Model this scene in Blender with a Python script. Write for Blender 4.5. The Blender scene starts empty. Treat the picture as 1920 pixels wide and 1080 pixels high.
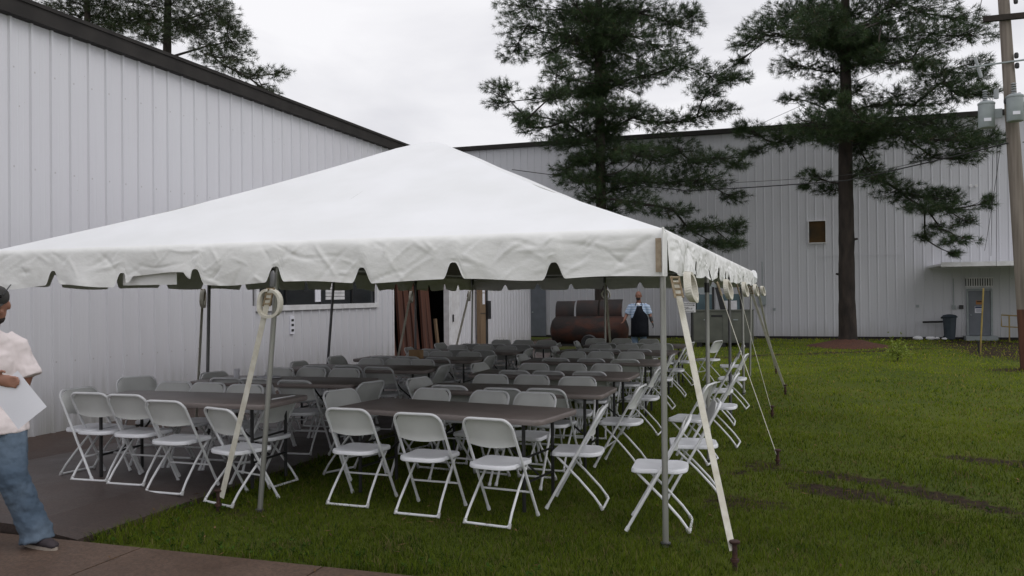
import bpy, bmesh, math, random
import numpy as np
from mathutils import Vector, Matrix, noise, Euler
R = math.radians
rnd = random.Random(7)
sc = bpy.context.scene
col = sc.collection

# ------------------------------------------------------------------ camera
CX, CY, CZ = 0.8665, -5.8635, 1.7121
YAW, PIT, ROL, FPX = -0.3220, 0.0085, -0.0100, 1596.6
def cam_axes():
    F = Vector((math.sin(YAW)*math.cos(PIT), math.cos(YAW)*math.cos(PIT), math.sin(PIT)))
    Rt = Vector((math.cos(YAW), -math.sin(YAW), 0)); U = Rt.cross(F)
    c, s = math.cos(ROL), math.sin(ROL)
    return F, c*Rt+s*U, -s*Rt+c*U
CF, CR, CU = cam_axes()
cam = bpy.data.objects.new('camera', bpy.data.cameras.new('camera')); col.objects.link(cam)
m = Matrix.Identity(4)
for i in range(3):
    m[i][0] = CR[i]; m[i][1] = CU[i]; m[i][2] = -CF[i]
m[0][3], m[1][3], m[2][3] = CX, CY, CZ
cam.matrix_world = m
cam.data.sensor_width = 36; cam.data.lens = FPX/1920*36
cam.data.clip_end = 1000; cam.data.clip_start = 0.05
sc.camera = cam
def ray(px, py): return CF + CR*((px-960)/FPX) - CU*((py-540)/FPX)
def atY(px, py, Y):            # world point seen along a sight line where it meets the plane y = Y
    d = ray(px, py); t = (Y-CY)/d.y
    return Vector((CX, CY, CZ)) + d*t

# ------------------------------------------------------------------ world (overcast)
w = bpy.data.worlds.new('World'); sc.world = w; w.use_nodes = True
nt = w.node_tree; nt.nodes.clear()
N = nt.nodes.new; Lk = nt.links.new
out = N('ShaderNodeOutputWorld'); bg = N('ShaderNodeBackground'); bg.inputs[1].default_value = 0.1
sky = N('ShaderNodeTexSky'); sky.sky_type = 'NISHITA'; sky.sun_disc = False
sky.sun_elevation = R(48); sky.sun_rotation = R(75)
tc = N('ShaderNodeTexCoord'); mp = N('ShaderNodeMapping'); mp.inputs['Scale'].default_value = (1.6, 1.6, 4.5)
n1 = N('ShaderNodeTexNoise'); n1.inputs['Scale'].default_value = 1.7; n1.inputs['Detail'].default_value = 6; n1.inputs['Roughness'].default_value = .5
n1.inputs['Distortion'].default_value = .4
rp = N('ShaderNodeValToRGB')
rp.color_ramp.elements[0].position = .36; rp.color_ramp.elements[0].color = (7.1, 7.05, 7.4, 1)
rp.color_ramp.elements[1].position = .62; rp.color_ramp.elements[1].color = (9.2, 9.1, 9.3, 1)
mx = N('ShaderNodeMix'); mx.data_type = 'RGBA'; mx.inputs[0].default_value = .94
Lk(tc.outputs['Generated'], mp.inputs[0]); Lk(mp.outputs[0], n1.inputs['Vector']); Lk(n1.outputs[0], rp.inputs[0])
Lk(sky.outputs[0], mx.inputs[6]); Lk(rp.outputs[0], mx.inputs[7]); Lk(mx.outputs[2], bg.inputs[0]); Lk(bg.outputs[0], out.inputs[0])

sun = bpy.data.objects.new('sun', bpy.data.lights.new('sun', 'SUN')); col.objects.link(sun)
sun.data.energy = 0.75; sun.data.angle = R(45); sun.data.color = (1, .98, .95)
sun.rotation_euler = (R(42), 0, R(75))     # from the right, above
sc.view_settings.view_transform = 'Standard'; sc.view_settings.look = 'None'
sc.view_settings.exposure = 0.12; sc.view_settings.gamma = 1.0
sc.view_settings.use_curve_mapping = False

# ------------------------------------------------------------------ materials
def mat(name, c1, c2=None, scale=5., rough=.6, metal=0., bump=0., bscale=None, stretch=None, detail=6, spec=None, ramp=(.35, .65), trans=0., rough2=None, coord='Object'):
    M = bpy.data.materials.new(name); M.use_nodes = True
    t = M.node_tree; b = t.nodes['Principled BSDF']
    b.inputs['Base Color'].default_value = (*c1, 1); b.inputs['Roughness'].default_value = rough; b.inputs['Metallic'].default_value = metal
    if spec is not None: b.inputs['Specular IOR Level'].default_value = spec
    tcn = t.nodes.new('ShaderNodeTexCoord'); mpn = t.nodes.new('ShaderNodeMapping')
    t.links.new(tcn.outputs[coord], mpn.inputs[0])
    if stretch: mpn.inputs['Scale'].default_value = stretch
    if c2:
        nn = t.nodes.new('ShaderNodeTexNoise'); nn.inputs['Scale'].default_value = scale; nn.inputs['Detail'].default_value = detail
        r = t.nodes.new('ShaderNodeValToRGB'); r.color_ramp.elements[0].position = ramp[0]; r.color_ramp.elements[1].position = ramp[1]
        r.color_ramp.elements[0].color = (*c1, 1); r.color_ramp.elements[1].color = (*c2, 1)
        t.links.new(mpn.outputs[0], nn.inputs['Vector']); t.links.new(nn.outputs[0], r.inputs[0]); t.links.new(r.outputs[0], b.inputs['Base Color'])
        if rough2 is not None:
            mr = t.nodes.new('ShaderNodeMapRange'); mr.inputs[1].default_value = ramp[0]; mr.inputs[2].default_value = ramp[1]
            mr.inputs[3].default_value = rough; mr.inputs[4].default_value = rough2
            t.links.new(nn.outputs[0], mr.inputs[0]); t.links.new(mr.outputs[0], b.inputs['Roughness'])
    if bump:
        nb = t.nodes.new('ShaderNodeTexNoise'); nb.inputs['Scale'].default_value = bscale or scale; nb.inputs['Detail'].default_value = 6
        t.links.new(mpn.outputs[0], nb.inputs['Vector'])
        bm_ = t.nodes.new('ShaderNodeBump'); bm_.inputs['Strength'].default_value = bump; bm_.inputs['Distance'].default_value = .02
        t.links.new(nb.outputs[0], bm_.inputs['Height']); t.links.new(bm_.outputs[0], b.inputs['Normal'])
    if trans:
        tr = t.nodes.new('ShaderNodeBsdfTranslucent'); tr.inputs[0].default_value = (*c1, 1)
        ms = t.nodes.new('ShaderNodeMixShader'); ms.inputs[0].default_value = trans
        o = t.nodes['Material Output']; t.links.new(b.outputs[0], ms.inputs[1]); t.links.new(tr.outputs[0], ms.inputs[2]); t.links.new(ms.outputs[0], o.inputs[0])
    return M

def wall_mat(name, base, dirt, axis=1, origin=-7.77):
    """painted corrugated steel: faint vertical streaks, grime towards the ground where rain splashes mud"""
    M = bpy.data.materials.new(name); M.use_nodes = True; t = M.node_tree; b = t.nodes['Principled BSDF']
    b.inputs['Roughness'].default_value = .42
    g = t.nodes.new('ShaderNodeNewGeometry'); mp1 = t.nodes.new('ShaderNodeMapping'); mp1.inputs['Scale'].default_value = (9, 9, .5)
    n = t.nodes.new('ShaderNodeTexNoise'); n.inputs['Scale'].default_value = 1.; n.inputs['Detail'].default_value = 7
    t.links.new(g.outputs['Position'], mp1.inputs[0]); t.links.new(mp1.outputs[0], n.inputs['Vector'])
    n2 = t.nodes.new('ShaderNodeTexNoise'); n2.inputs['Scale'].default_value = .35; n2.inputs['Detail'].default_value = 4
    t.links.new(g.outputs['Position'], n2.inputs['Vector'])
    n3 = t.nodes.new('ShaderNodeTexNoise'); n3.inputs['Scale'].default_value = 16; n3.inputs['Detail'].default_value = 2
    t.links.new(g.outputs['Position'], n3.inputs['Vector'])
    mr = t.nodes.new('ShaderNodeMapRange'); mr.inputs[1].default_value = .45; mr.inputs[2].default_value = .8; mr.inputs[3].default_value = 0; mr.inputs[4].default_value = .13
    t.links.new(n.outputs[0], mr.inputs[0])
    m1 = t.nodes.new('ShaderNodeMix'); m1.data_type = 'RGBA'; m1.inputs[6].default_value = (*base, 1); m1.inputs[7].default_value = (base[0]*.8, base[1]*.79, base[2]*.79, 1)
    t.links.new(mr.outputs[0], m1.inputs[0])
    m1b = t.nodes.new('ShaderNodeMix'); m1b.data_type = 'RGBA'; m1b.inputs[7].default_value = (base[0]*.86, base[1]*.84, base[2]*.86, 1)
    t.links.new(m1.outputs[2], m1b.inputs[6]); t.links.new(n2.outputs[0], m1b.inputs[0])
    sp = t.nodes.new('ShaderNodeSeparateXYZ'); t.links.new(g.outputs['Position'], sp.inputs[0])
    ad = t.nodes.new('ShaderNodeMath'); ad.operation = 'MULTIPLY_ADD'; ad.inputs[1].default_value = 1.3
    t.links.new(n.outputs[0], ad.inputs[0])
    neg = t.nodes.new('ShaderNodeMath'); neg.operation = 'MULTIPLY'; neg.inputs[1].default_value = -.9
    t.links.new(sp.outputs[2], neg.inputs[0]); t.links.new(neg.outputs[0], ad.inputs[2])
    mr2 = t.nodes.new('ShaderNodeMapRange'); mr2.inputs[1].default_value = .15; mr2.inputs[2].default_value = .95; mr2.inputs[3].default_value = 0; mr2.inputs[4].default_value = .65
    t.links.new(ad.outputs[0], mr2.inputs[0])
    m2 = t.nodes.new('ShaderNodeMix'); m2.data_type = 'RGBA'; m2.inputs[7].default_value = (*dirt, 1)
    t.links.new(m1b.outputs[2], m2.inputs[6]); t.links.new(mr2.outputs[0], m2.inputs[0])
    mr3 = t.nodes.new('ShaderNodeMapRange'); mr3.inputs[1].default_value = .77; mr3.inputs[2].default_value = .80; mr3.inputs[4].default_value = .5
    t.links.new(n3.outputs[0], mr3.inputs[0])
    m3 = t.nodes.new('ShaderNodeMix'); m3.data_type = 'RGBA'; m3.inputs[7].default_value = (.16, .10, .07, 1)
    t.links.new(m2.outputs[2], m3.inputs[6]); t.links.new(mr3.outputs[0], m3.inputs[0])
    # rows of self-drilling screws beside every rib
    def ma(op, a_, b_=None):
        q = t.nodes.new('ShaderNodeMath'); q.operation = op
        for i_, v in enumerate((a_, b_)):
            if v is None: continue
            if isinstance(v, (int, float)): q.inputs[i_].default_value = v
            else: t.links.new(v, q.inputs[i_])
        return q.outputs[0]
    def near(coord, period, off, half):
        return ma('LESS_THAN', ma('ABSOLUTE', ma('SUBTRACT', ma('MULTIPLY', ma('FRACT', ma('DIVIDE', ma('SUBTRACT', coord, off), period)), period), period/2)), half)
    dots = ma('MULTIPLY', ma('MULTIPLY', near(sp.outputs[2], 1.22, .30, .011), near(sp.outputs[axis], .305, origin-.305/2+.085, .011)), .38)
    m4 = t.nodes.new('ShaderNodeMix'); m4.data_type = 'RGBA'; m4.inputs[7].default_value = (.20, .17, .15, 1)
    t.links.new(m3.outputs[2], m4.inputs[6]); t.links.new(dots, m4.inputs[0])
    t.links.new(m4.outputs[2], b.inputs['Base Color'])
    return M

M = {}
M['wall'] = wall_mat('painted_steel', (.655, .66, .69), (.30, .30, .25))
M['wall_far'] = wall_mat('painted_steel_far', (.59, .60, .635), (.32, .32, .29), 0, -14.0)
M['fascia'] = mat('bronze_fascia', (.024, .022, .021), (.034, .031, .029), 3, .7, spec=.2)
M['trimwhite'] = mat('white_trim', (.72, .72, .74), (.6, .59, .6), 6, .5)
M['roof'] = mat('roof_metal', (.3, .3, .31), (.22, .22, .23), 2, .5)
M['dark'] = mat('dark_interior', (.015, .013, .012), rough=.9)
M['glassdark'] = mat('dark_glass', (.012, .014, .016), rough=.12)
M['amber'] = mat('amber_glass', (.028, .024, .016), (.10, .055, .018), 1.2, .55, spec=.15)
M['canvas'] = mat('vinyl_canvas', (.83, .84, .86), (.77, .78, .79), 1.3, .5, bump=.2, bscale=4.5)
M['shade_sheet'] = mat('grey_shade_sheet', (.30, .30, .275), (.25, .25, .23), 2, .7)  # dark grey that paints extra shade onto the canopy underside
M['vinylfold'] = mat('vinyl_valance', (.78, .78, .77), (.84, .84, .835), 3, .48, bump=.35, bscale=9, stretch=(1, 1, 1.4))
M['alu'] = mat('aluminium_pole', (.42, .42, .40), (.30, .30, .28), 7, .42, .6, stretch=(1, 1, .15))
M['alud'] = mat('steel_pole_dull', (.16, .16, .16), (.10, .10, .11), 7, .45, .6, stretch=(1, 1, .15))
M['strap'] = mat('cream_webbing', (.68, .66, .59), (.54, .51, .43), 12, .8, bump=.2, bscale=90)
M['rust'] = mat('rusty_iron', (.075, .035, .025), (.035, .02, .018), 22, .75, .3, bump=.5, bscale=60)
M['ratchet'] = mat('ratchet_steel', (.24, .17, .10), (.40, .34, .24), 30, .45, .7)
M['plastic'] = mat('chair_plastic', (.78, .79, .83), (.70, .71, .75), 4, .38)
M['backplastic'] = mat('chair_back_plastic', (.60, .61, .60), (.54, .55, .54), 4, .42)
M['tube'] = mat('chair_tube', (.76, .77, .79), (.66, .67, .69), 6, .35)
M['foot'] = mat('chair_foot', (.42, .42, .42), rough=.6)
M['table'] = mat('taupe_tabletop', (.25, .215, .205), (.215, .18, .17), 5, .42, bump=.06, bscale=120)
M['blackmetal'] = mat('black_metal', (.014, .014, .015), rough=.4)
M['paper'] = mat('white_paper', (.80, .80, .87), (.76, .76, .83), 3, .6)
M['card'] = mat('cardboard', (.42, .27, .14), (.36, .22, .11), 6, .85)
M['bark'] = mat('pine_bark', (.045, .034, .028), (.018, .014, .012), 5, .95, bump=1., bscale=14, stretch=(1, 1, .35))
M['bark2'] = mat('pine_branch', (.04, .032, .027), (.022, .018, .016), 6, .95)
M['polewood'] = mat('weathered_pole', (.25, .215, .185), (.15, .125, .105), 3, .9, bump=.5, bscale=20, stretch=(5, 5, .25))
M['polewood_low'] = mat('treated_pole', (.145, .06, .035), (.07, .03, .02), 3, .9, bump=.5, bscale=20, stretch=(5, 5, .3))
M['galv'] = mat('transformer_grey', (.33, .37, .38), (.27, .30, .31), 4, .45)
M['porcelain'] = mat('porcelain_grey', (.30, .32, .33), rough=.3)
M['wire'] = mat('wire_black', (.02, .02, .02), rough=.6)
M['mulch'] = mat('red_mulch', (.12, .045, .025), (.05, .022, .014), 25, .95, bump=1., bscale=40)
M['olive'] = mat('olive_grey_cabinet', (.115, .12, .10), (.085, .09, .075), 3, .5)
M['teal'] = mat('teal_glass', (.10, .16, .18), (.05, .085, .10), 1.5, .15)
M['yellow'] = mat('yellow_paint', (.36, .27, .07), (.25, .18, .06), 8, .6)
M['binblue'] = mat('bin_plastic', (.035, .05, .065), (.025, .037, .05), 5, .5)
M['doorgrey'] = mat('grey_door', (.17, .185, .215), (.14, .155, .18), 3, .5)
M['smoker'] = mat('rusted_smoker', (.055, .017, .009), (.015, .010, .009), 2.6, .75, .15, bump=.5, bscale=22, ramp=(.40, .58), stretch=(.8, 1, 1.3))
M['smokerlid'] = mat('sooty_lid', (.022, .018, .018), (.06, .028, .02), 2.2, .6, .3, bump=.2, bscale=25, ramp=(.45, .75))
M['lumber'] = mat('red_brown_board', (.12, .045, .025), (.05, .02, .014), 2, .85, stretch=(4, 4, .3))
M['skin'] = mat('skin_tan', (.33, .165, .115), (.27, .13, .09), 7, .5)
M['skin2'] = mat('skin_brown', (.25, .115, .075), (.19, .085, .055), 7, .45)
M['pinkshirt'] = mat('pale_pink_cotton', (.74, .67, .67), (.68, .61, .61), 4, .9, bump=.3, bscale=9)
M['jeans'] = mat('blue_denim', (.062, .095, .14), (.115, .155, .205), 3.2, .9, bump=.3, bscale=26, ramp=(.4, .75))
M['jeans2'] = mat('pale_denim', (.16, .23, .33), (.11, .16, .25), 5, .9)
M['shoe'] = mat('dark_shoe', (.022, .017, .02), (.04, .03, .035), 25, .8)
M['sole'] = mat('shoe_sole', (.30, .26, .22), rough=.8)
M['cap'] = mat('black_cap', (.018, .018, .017), (.035, .033, .03), 12, .8)
M['beard'] = mat('dark_beard', (.018, .012, .010), rough=.9)
M['apron'] = mat('black_apron', (.008, .009, .012), (.014, .015, .02), 4, .95, bump=.3, bscale=8, spec=.08)
M['glove'] = mat('black_glove', (.012, .012, .013), rough=.6)
M['white'] = mat('white_cotton', (.75, .75, .77), rough=.85)
M['postwood'] = mat('tan_post', (.22, .15, .09), (.15, .10, .06), 4, .8, stretch=(4, 4, .4))
M['orange'] = mat('orange_notice', (.40, .17, .04), rough=.6)
M['navy'] = mat('navy_print', (.03, .05, .13), rough=.6)
M['black'] = mat('black_print', (.012, .012, .012), rough=.6)
M['edgetan'] = mat('tan_webbing', (.27, .21, .15), (.38, .31, .23), 30, .85)
M['leafy'] = mat('bush_leaf', (.26, .32, .04), (.13, .19, .025), 9, .6, trans=.25)
def stripe_mat():
    S = bpy.data.materials.new('blue_striped_shirt'); S.use_nodes = True; t = S.node_tree; b = t.nodes['Principled BSDF']; b.inputs['Roughness'].default_value = .9
    g = t.nodes.new('ShaderNodeTexCoord'); wv = t.nodes.new('ShaderNodeTexWave'); wv.bands_direction = 'Z'; wv.inputs['Scale'].default_value = 6.5; wv.inputs['Distortion'].default_value = .6
    r = t.nodes.new('ShaderNodeValToRGB'); r.color_ramp.elements[0].color = (.16, .27, .45, 1); r.color_ramp.elements[1].color = (.55, .62, .72, 1)
    t.links.new(g.outputs['Object'], wv.inputs[0]); t.links.new(wv.outputs[0], r.inputs[0]); t.links.new(r.outputs[0], b.inputs['Base Color']); return S
M['stripe'] = stripe_mat()

# ------------------------------------------------------------------ helpers
def setp(o, label=None, cat=None, group=None, kind=None):
    if label: o['label'] = label
    if cat: o['category'] = cat
    if group: o['group'] = group
    if kind: o['kind'] = kind
    return o
def empty(name, loc=(0, 0, 0), rz=0, **k):
    o = bpy.data.objects.new(name, None); o.empty_display_size = .1; o.location = loc; o.rotation_euler = (0, 0, rz)
    col.objects.link(o); return setp(o, **k)
class MB:
    def __init__(s): s.bm = bmesh.new()
    def box(s, x0, x1, y0, y1, z0, z1, mtx=None):
        vs = [s.bm.verts.new(Vector(p) if mtx is None else mtx @ Vector(p)) for p in
              [(x0, y0, z0), (x1, y0, z0), (x1, y1, z0), (x0, y1, z0), (x0, y0, z1), (x1, y0, z1), (x1, y1, z1), (x0, y1, z1)]]
        for f in ((0, 3, 2, 1), (4, 5, 6, 7), (0, 1, 5, 4), (1, 2, 6, 5), (2, 3, 7, 6), (3, 0, 4, 7)): s.bm.faces.new([vs[i] for i in f])
        return s
    def tube(s, pts, r, n=8, cap=True, sx=1., flat=None):
        """swept tube through pts; r a number or list; flat=(halfwidth, halfthick, widthvec) gives a strap"""
        pts = [Vector(p) for p in pts]; k = len(pts); rs = r if isinstance(r, (list, tuple)) else [r]*k
        rings = []; up = None
        for i, p in enumerate(pts):
            t = (pts[min(i+1, k-1)]-pts[max(i-1, 0)])
            if t.length < 1e-9: t = Vector((0, 0, 1))
            t.normalize()
            if flat:
                wv = Vector(flat[2]); a = (wv - t*wv.dot(t)).normalized(); b = t.cross(a)
                rings.append([s.bm.verts.new(p+a*flat[0]*u+b*flat[1]*v) for u, v in ((-1, -1), (1, -1), (1, 1), (-1, 1))])
                continue
            if up is None: up = Vector((0, 0, 1)) if abs(t.z) < .9 else Vector((1, 0, 0))
            a = (up - t*up.dot(t))
            if a.length < 1e-5: a = Vector((1, 0, 0)).cross(t)
            a.normalize(); up = a; b = t.cross(a)
            rings.append([s.bm.verts.new(p+(a*math.cos(2*math.pi*j/n)+b*math.sin(2*math.pi*j/n))*rs[i]) for j in range(n)])
        for A, B in zip(rings, rings[1:]):
            q = len(A)
            for j in range(q): s.bm.faces.new((A[j], A[(j+1) % q], B[(j+1) % q], B[j]))
        if cap:
            s.bm.faces.new(rings[0][::-1]); s.bm.faces.new(rings[-1])
        return s
    def lathe(s, prof, c=(0, 0, 0), n=16, axis='z', mtx=None):
        c = Vector(c); rings = []
        for r, h in prof:
            ring = []
            for j in range(n):
                a = 2*math.pi*j/n; v = Vector((r*math.cos(a), r*math.sin(a), h))
                if axis == 'x': v = Vector((v.z, v.x, v.y))
                elif axis == 'y': v = Vector((v.y, v.z, v.x))
                if mtx is not None: v = mtx @ v
                ring.append(s.bm.verts.new(c+v))
            rings.append(ring)
        for A, B in zip(rings, rings[1:]):
            for j in range(n): s.bm.faces.new((A[j], A[(j+1) % n], B[(j+1) % n], B[j]))
        s.bm.faces.new(rings[0][::-1]); s.bm.faces.new(rings[-1]); return s
    def ell(s, c, rx, ry, rz, n=12, mtx=None):
        g = bmesh.ops.create_uvsphere(s.bm, u_segments=n, v_segments=max(6, n*2//3), radius=1)
        mt = Matrix.Translation(Vector(c)) @ (mtx.to_4x4() if mtx is not None else Matrix.Identity(4)) @ Matrix.Diagonal((rx, ry, rz, 1))
        bmesh.ops.transform(s.bm, matrix=mt, verts=g['verts']); return s
    def loft(s, secs, n=14):
        """secs: (center, halfwidth along u, halfdepth along v, u vec, v vec)"""
        rings = []
        for c, a, b, u, v in secs:
            c = Vector(c); u = Vector(u).normalized(); v = Vector(v).normalized()
            rings.append([s.bm.verts.new(c+u*a*math.cos(2*math.pi*j/n)+v*b*math.sin(2*math.pi*j/n)) for j in range(n)])
        for A, B in zip(rings, rings[1:]):
            for j in range(n): s.bm.faces.new((A[j], A[(j+1) % n], B[(j+1) % n], B[j]))
        s.bm.faces.new(rings[0][::-1]); s.bm.faces.new(rings[-1]); return s
    def prism(s, poly, z0, z1, mtx=None):
        T = (lambda p: Vector(p)) if mtx is None else (lambda p: mtx @ Vector(p))
        A = [s.bm.verts.new(T((x, y, z0))) for x, y in poly]; B = [s.bm.verts.new(T((x, y, z1))) for x, y in poly]; n = len(poly)
        for j in range(n): s.bm.faces.new((A[j], A[(j+1) % n], B[(j+1) % n], B[j]))
        s.bm.faces.new(A[::-1]); s.bm.faces.new(B); return s
    def mesh(s, name, m, smooth=False):
        bmesh.ops.recalc_face_normals(s.bm, faces=s.bm.faces)
        me = bpy.data.meshes.new(name); s.bm.to_mesh(me); s.bm.free()
        if m is not None: me.materials.append(m)
        if smooth:
            me.polygons.foreach_set('use_smooth', [True]*len(me.polygons))
            me.set_sharp_from_angle(angle=R(38))
        return me
    def build(s, name, m, parent=None, smooth=False, loc=None, **k):
        return link(s.mesh(name, m, smooth), name, parent, loc, **k)
def link(me, name, parent=None, loc=None, rot=None, **k):
    o = bpy.data.objects.new(name, me); col.objects.link(o)
    if parent: o.parent = parent
    if loc is not None: o.location = loc
    if rot is not None: o.rotation_euler = rot
    return setp(o, **k)
def np_mesh(name, V, Fa, m, colors=None, smooth=False):
    """V (n,3), Fa (k,m) equal-size faces"""
    me = bpy.data.meshes.new(name); V = np.asarray(V, np.float32); Fa = np.asarray(Fa, np.int32); k, q = Fa.shape
    me.vertices.add(len(V)); me.vertices.foreach_set('co', V.ravel())
    me.loops.add(k*q); me.loops.foreach_set('vertex_index', Fa.ravel())
    me.polygons.add(k); me.polygons.foreach_set('loop_start', np.arange(0, k*q, q, dtype=np.int32))
    if smooth: me.polygons.foreach_set('use_smooth', np.ones(k, bool))
    me.update(calc_edges=True)
    if colors is not None:
        a = me.color_attributes.new('tint', 'FLOAT_COLOR', 'POINT'); a.data.foreach_set('color', np.asarray(colors, np.float32).ravel())
    me.materials.append(m); return me
def copy_tree(o, parent=None):
    c = o.copy(); col.objects.link(c)
    if parent is not None: c.parent = parent
    for ch in KIDS.get(o.name, []): copy_tree(ch, c)
    return c
KIDS = {}
def note_kids(root):
    for o in [root]+list(root.children_recursive): KIDS[o.name] = list(o.children)
def tint_mat(name, rough=.6, trans=.2, spec=.3):
    X = bpy.data.materials.new(name); X.use_nodes = True; t = X.node_tree; b = t.nodes['Principled BSDF']
    b.inputs['Roughness'].default_value = rough; b.inputs['Specular IOR Level'].default_value = spec
    a = t.nodes.new('ShaderNodeAttribute'); a.attribute_name = 'tint'
    t.links.new(a.outputs['Color'], b.inputs['Base Color'])
    if trans:
        tr = t.nodes.new('ShaderNodeBsdfTranslucent'); t.links.new(a.outputs['Color'], tr.inputs[0])
        ms = t.nodes.new('ShaderNodeMixShader'); ms.inputs[0].default_value = trans
        t.links.new(b.outputs[0], ms.inputs[1]); t.links.new(tr.outputs[0], ms.inputs[2]); t.links.new(ms.outputs[0], t.nodes['Material Output'].inputs[0])
    return X
M['grass'] = tint_mat('grass_blade', .8, .3, .04); M['needle'] = tint_mat('pine_needle', .5, .12, .3)

# ------------------------------------------------------------------ ground
def floor_z(x, y):             # the slab stands a little proud of the lawn near the wall side
    if x > -3.9: return 0.0
    h = .08 - .04*min(1, max(0, y/1.5)) - .03*min(1, max(0, (y-1.5)/5))
    return h*min(1, (-3.9-x)/.7)
def lawn_material():
    X = bpy.data.materials.new('lawn_soil'); X.use_nodes = True; t = X.node_tree; b = t.nodes['Principled BSDF']; b.inputs['Roughness'].default_value = .95
    b.inputs['Specular IOR Level'].default_value = .15
    g = t.nodes.new('ShaderNodeNewGeometry')
    def nz(s, d=6, rough=.6):
        n = t.nodes.new('ShaderNodeTexNoise'); n.inputs['Scale'].default_value = s; n.inputs['Detail'].default_value = d; n.inputs['Roughness'].default_value = rough
        t.links.new(g.outputs['Position'], n.inputs['Vector']); return n
    def ramp(n, p0, c0, p1, c1):
        r = t.nodes.new('ShaderNodeValToRGB'); r.color_ramp.elements[0].position = p0; r.color_ramp.elements[1].position = p1
        r.color_ramp.elements[0].color = (*c0, 1); r.color_ramp.elements[1].color = (*c1, 1); t.links.new(n.outputs[0], r.inputs[0]); return r
    fine = ramp(nz(42, 8, .75), .3, (.026, .040, .007), .7, (.11, .145, .022))
    big = nz(.55, 5); bigr = ramp(big, .38, (0, 0, 0), .66, (.55, .55, .55))
    mxa = t.nodes.new('ShaderNodeMix'); mxa.data_type = 'RGBA'; mxa.inputs[7].default_value = (.14, .16, .022, 1)
    t.links.new(fine.outputs[0], mxa.inputs[6]); t.links.new(bigr.outputs[0], mxa.inputs[0])
    at_ = t.nodes.new('ShaderNodeAttribute'); at_.attribute_name = 'soil'
    soil = ramp(nz(14, 8, .7), .3, (.013, .011, .008), .7, (.070, .045, .030))
    n2 = nz(7.5, 8, .75); ad = t.nodes.new('ShaderNodeMath'); ad.operation = 'MULTIPLY_ADD'; ad.inputs[1].default_value = 2.2; ad.inputs[2].default_value = -1.1
    t.links.new(n2.outputs[0], ad.inputs[0])
    a2 = t.nodes.new('ShaderNodeMath'); a2.operation = 'ADD'; t.links.new(ad.outputs[0], a2.inputs[0]); t.links.new(at_.outputs['Fac'], a2.inputs[1])
    mr = t.nodes.new('ShaderNodeMapRange'); mr.inputs[1].default_value = .3; mr.inputs[2].default_value = .6; t.links.new(a2.outputs[0], mr.inputs[0])
    mxb = t.nodes.new('ShaderNodeMix'); mxb.data_type = 'RGBA'; t.links.new(mr.outputs[0], mxb.inputs[0]); t.links.new(mxa.outputs[2], mxb.inputs[6]); t.links.new(soil.outputs[0], mxb.inputs[7])
    t.links.new(mxb.outputs[2], b.inputs['Base Color'])
    bn = nz(55, 6, .8); bp = t.nodes.new('ShaderNodeBump'); bp.inputs['Strength'].default_value = .8; bp.inputs['Distance'].default_value = .03
    t.links.new(bn.outputs[0], bp.inputs['Height']); t.links.new(bp.outputs[0], b.inputs['Normal'])
    return X
# bare and muddy places (cx, cy, rx, ry, rot, amount)
SOIL = [(1.2, 2.05, .42, .2, -.5, 1.0), (1.3, 2.7, .45, .12, -.35, .9), (1.9, 2.25, .75, .12, -.75, .9), (.45, 1.35, .35, .25, .2, .7),
        (2.75, 3.95, .5, .17, -.5, .9), (.55, 3.0, .25, .25, 0, .6), (2.35, 1.75, .4, .14, -.6, .5), (0.2, 2.6, .3, .2, 0, .45),
        (6.4, 20.5, 1.0, 3.2, 0.1, .8), (6.6, 24.5, 1.4, 2.5, 0, .9), (5.4, 15.0, .55, .4, 0, .8), (.1, 0.25, .45, .2, 0, .35), (-3.4, .0, .3, .2, 0, .5),
        (-7.0, 24, 4, 3.2, 0, .55), (3, 27.6, 9, .45, 0, .8), (-5.6, 20, 2.6, 1.6, 0, .4), (4.7, 24.2, 1.6, .35, .3, .5)]
def soil_at(x, y):
    x = np.asarray(x, float); y = np.asarray(y, float); s = np.zeros_like(x)
    for cx, cy, rx, ry, a, k in SOIL:
        dx, dy = x-cx, y-cy; u = (dx*math.cos(a)+dy*math.sin(a))/rx; v = (-dx*math.sin(a)+dy*math.cos(a))/ry
        s = np.maximum(s, k*np.clip(1.6-np.sqrt(u*u+v*v), 0, 1))
    tr = np.abs((y-18.2)-.83*(x+.4))/1.3                  # worn footpath across the lawn
    s = np.maximum(s, .62*np.clip(1.3-tr/.16*.35, 0, 1)*(x > -6)*(np.abs(tr) < .5))
    return s
def grid_mesh(name, xs, ys, zf, m):
    X, Y = np.meshgrid(xs, ys); V = np.stack([X.ravel(), Y.ravel(), zf(X.ravel(), Y.ravel())], 1); nx = len(xs); ny = len(ys)
    i = np.arange(nx-1)[None, :]+nx*np.arange(ny-1)[:, None]; i = i.ravel()
    return np_mesh(name, V, np.stack([i, i+1, i+1+nx, i+nx], 1), m, smooth=True)
def lumps(x, y):
    return .018*np.sin(x*1.7+y*.9)*np.sin(y*1.3-x*.4)+.008*np.sin(5.1*x+1)*np.sin(4.3*y)-.02
xs = np.concatenate([np.linspace(-300, -14, 12), np.arange(-12, 12, .14), np.linspace(14, 300, 12)])
ys = np.concatenate([np.linspace(-60, -8, 8), np.arange(-6, 30, .14), np.linspace(34, 400, 14)])
me = grid_mesh('lawn', xs, ys, lambda x, y: np.where(x < -3.6, -.035, lumps(x, y)), lawn_material())
V = np.empty(len(me.vertices)*3, np.float32); me.vertices.foreach_get('co', V); V = V.reshape(-1, 3)
a = me.attributes.new('soil', 'FLOAT', 'POINT'); a.data.foreach_set('value', soil_at(V[:, 0], V[:, 1]).astype(np.float32))
link(me, 'lawn', kind='structure')

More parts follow.
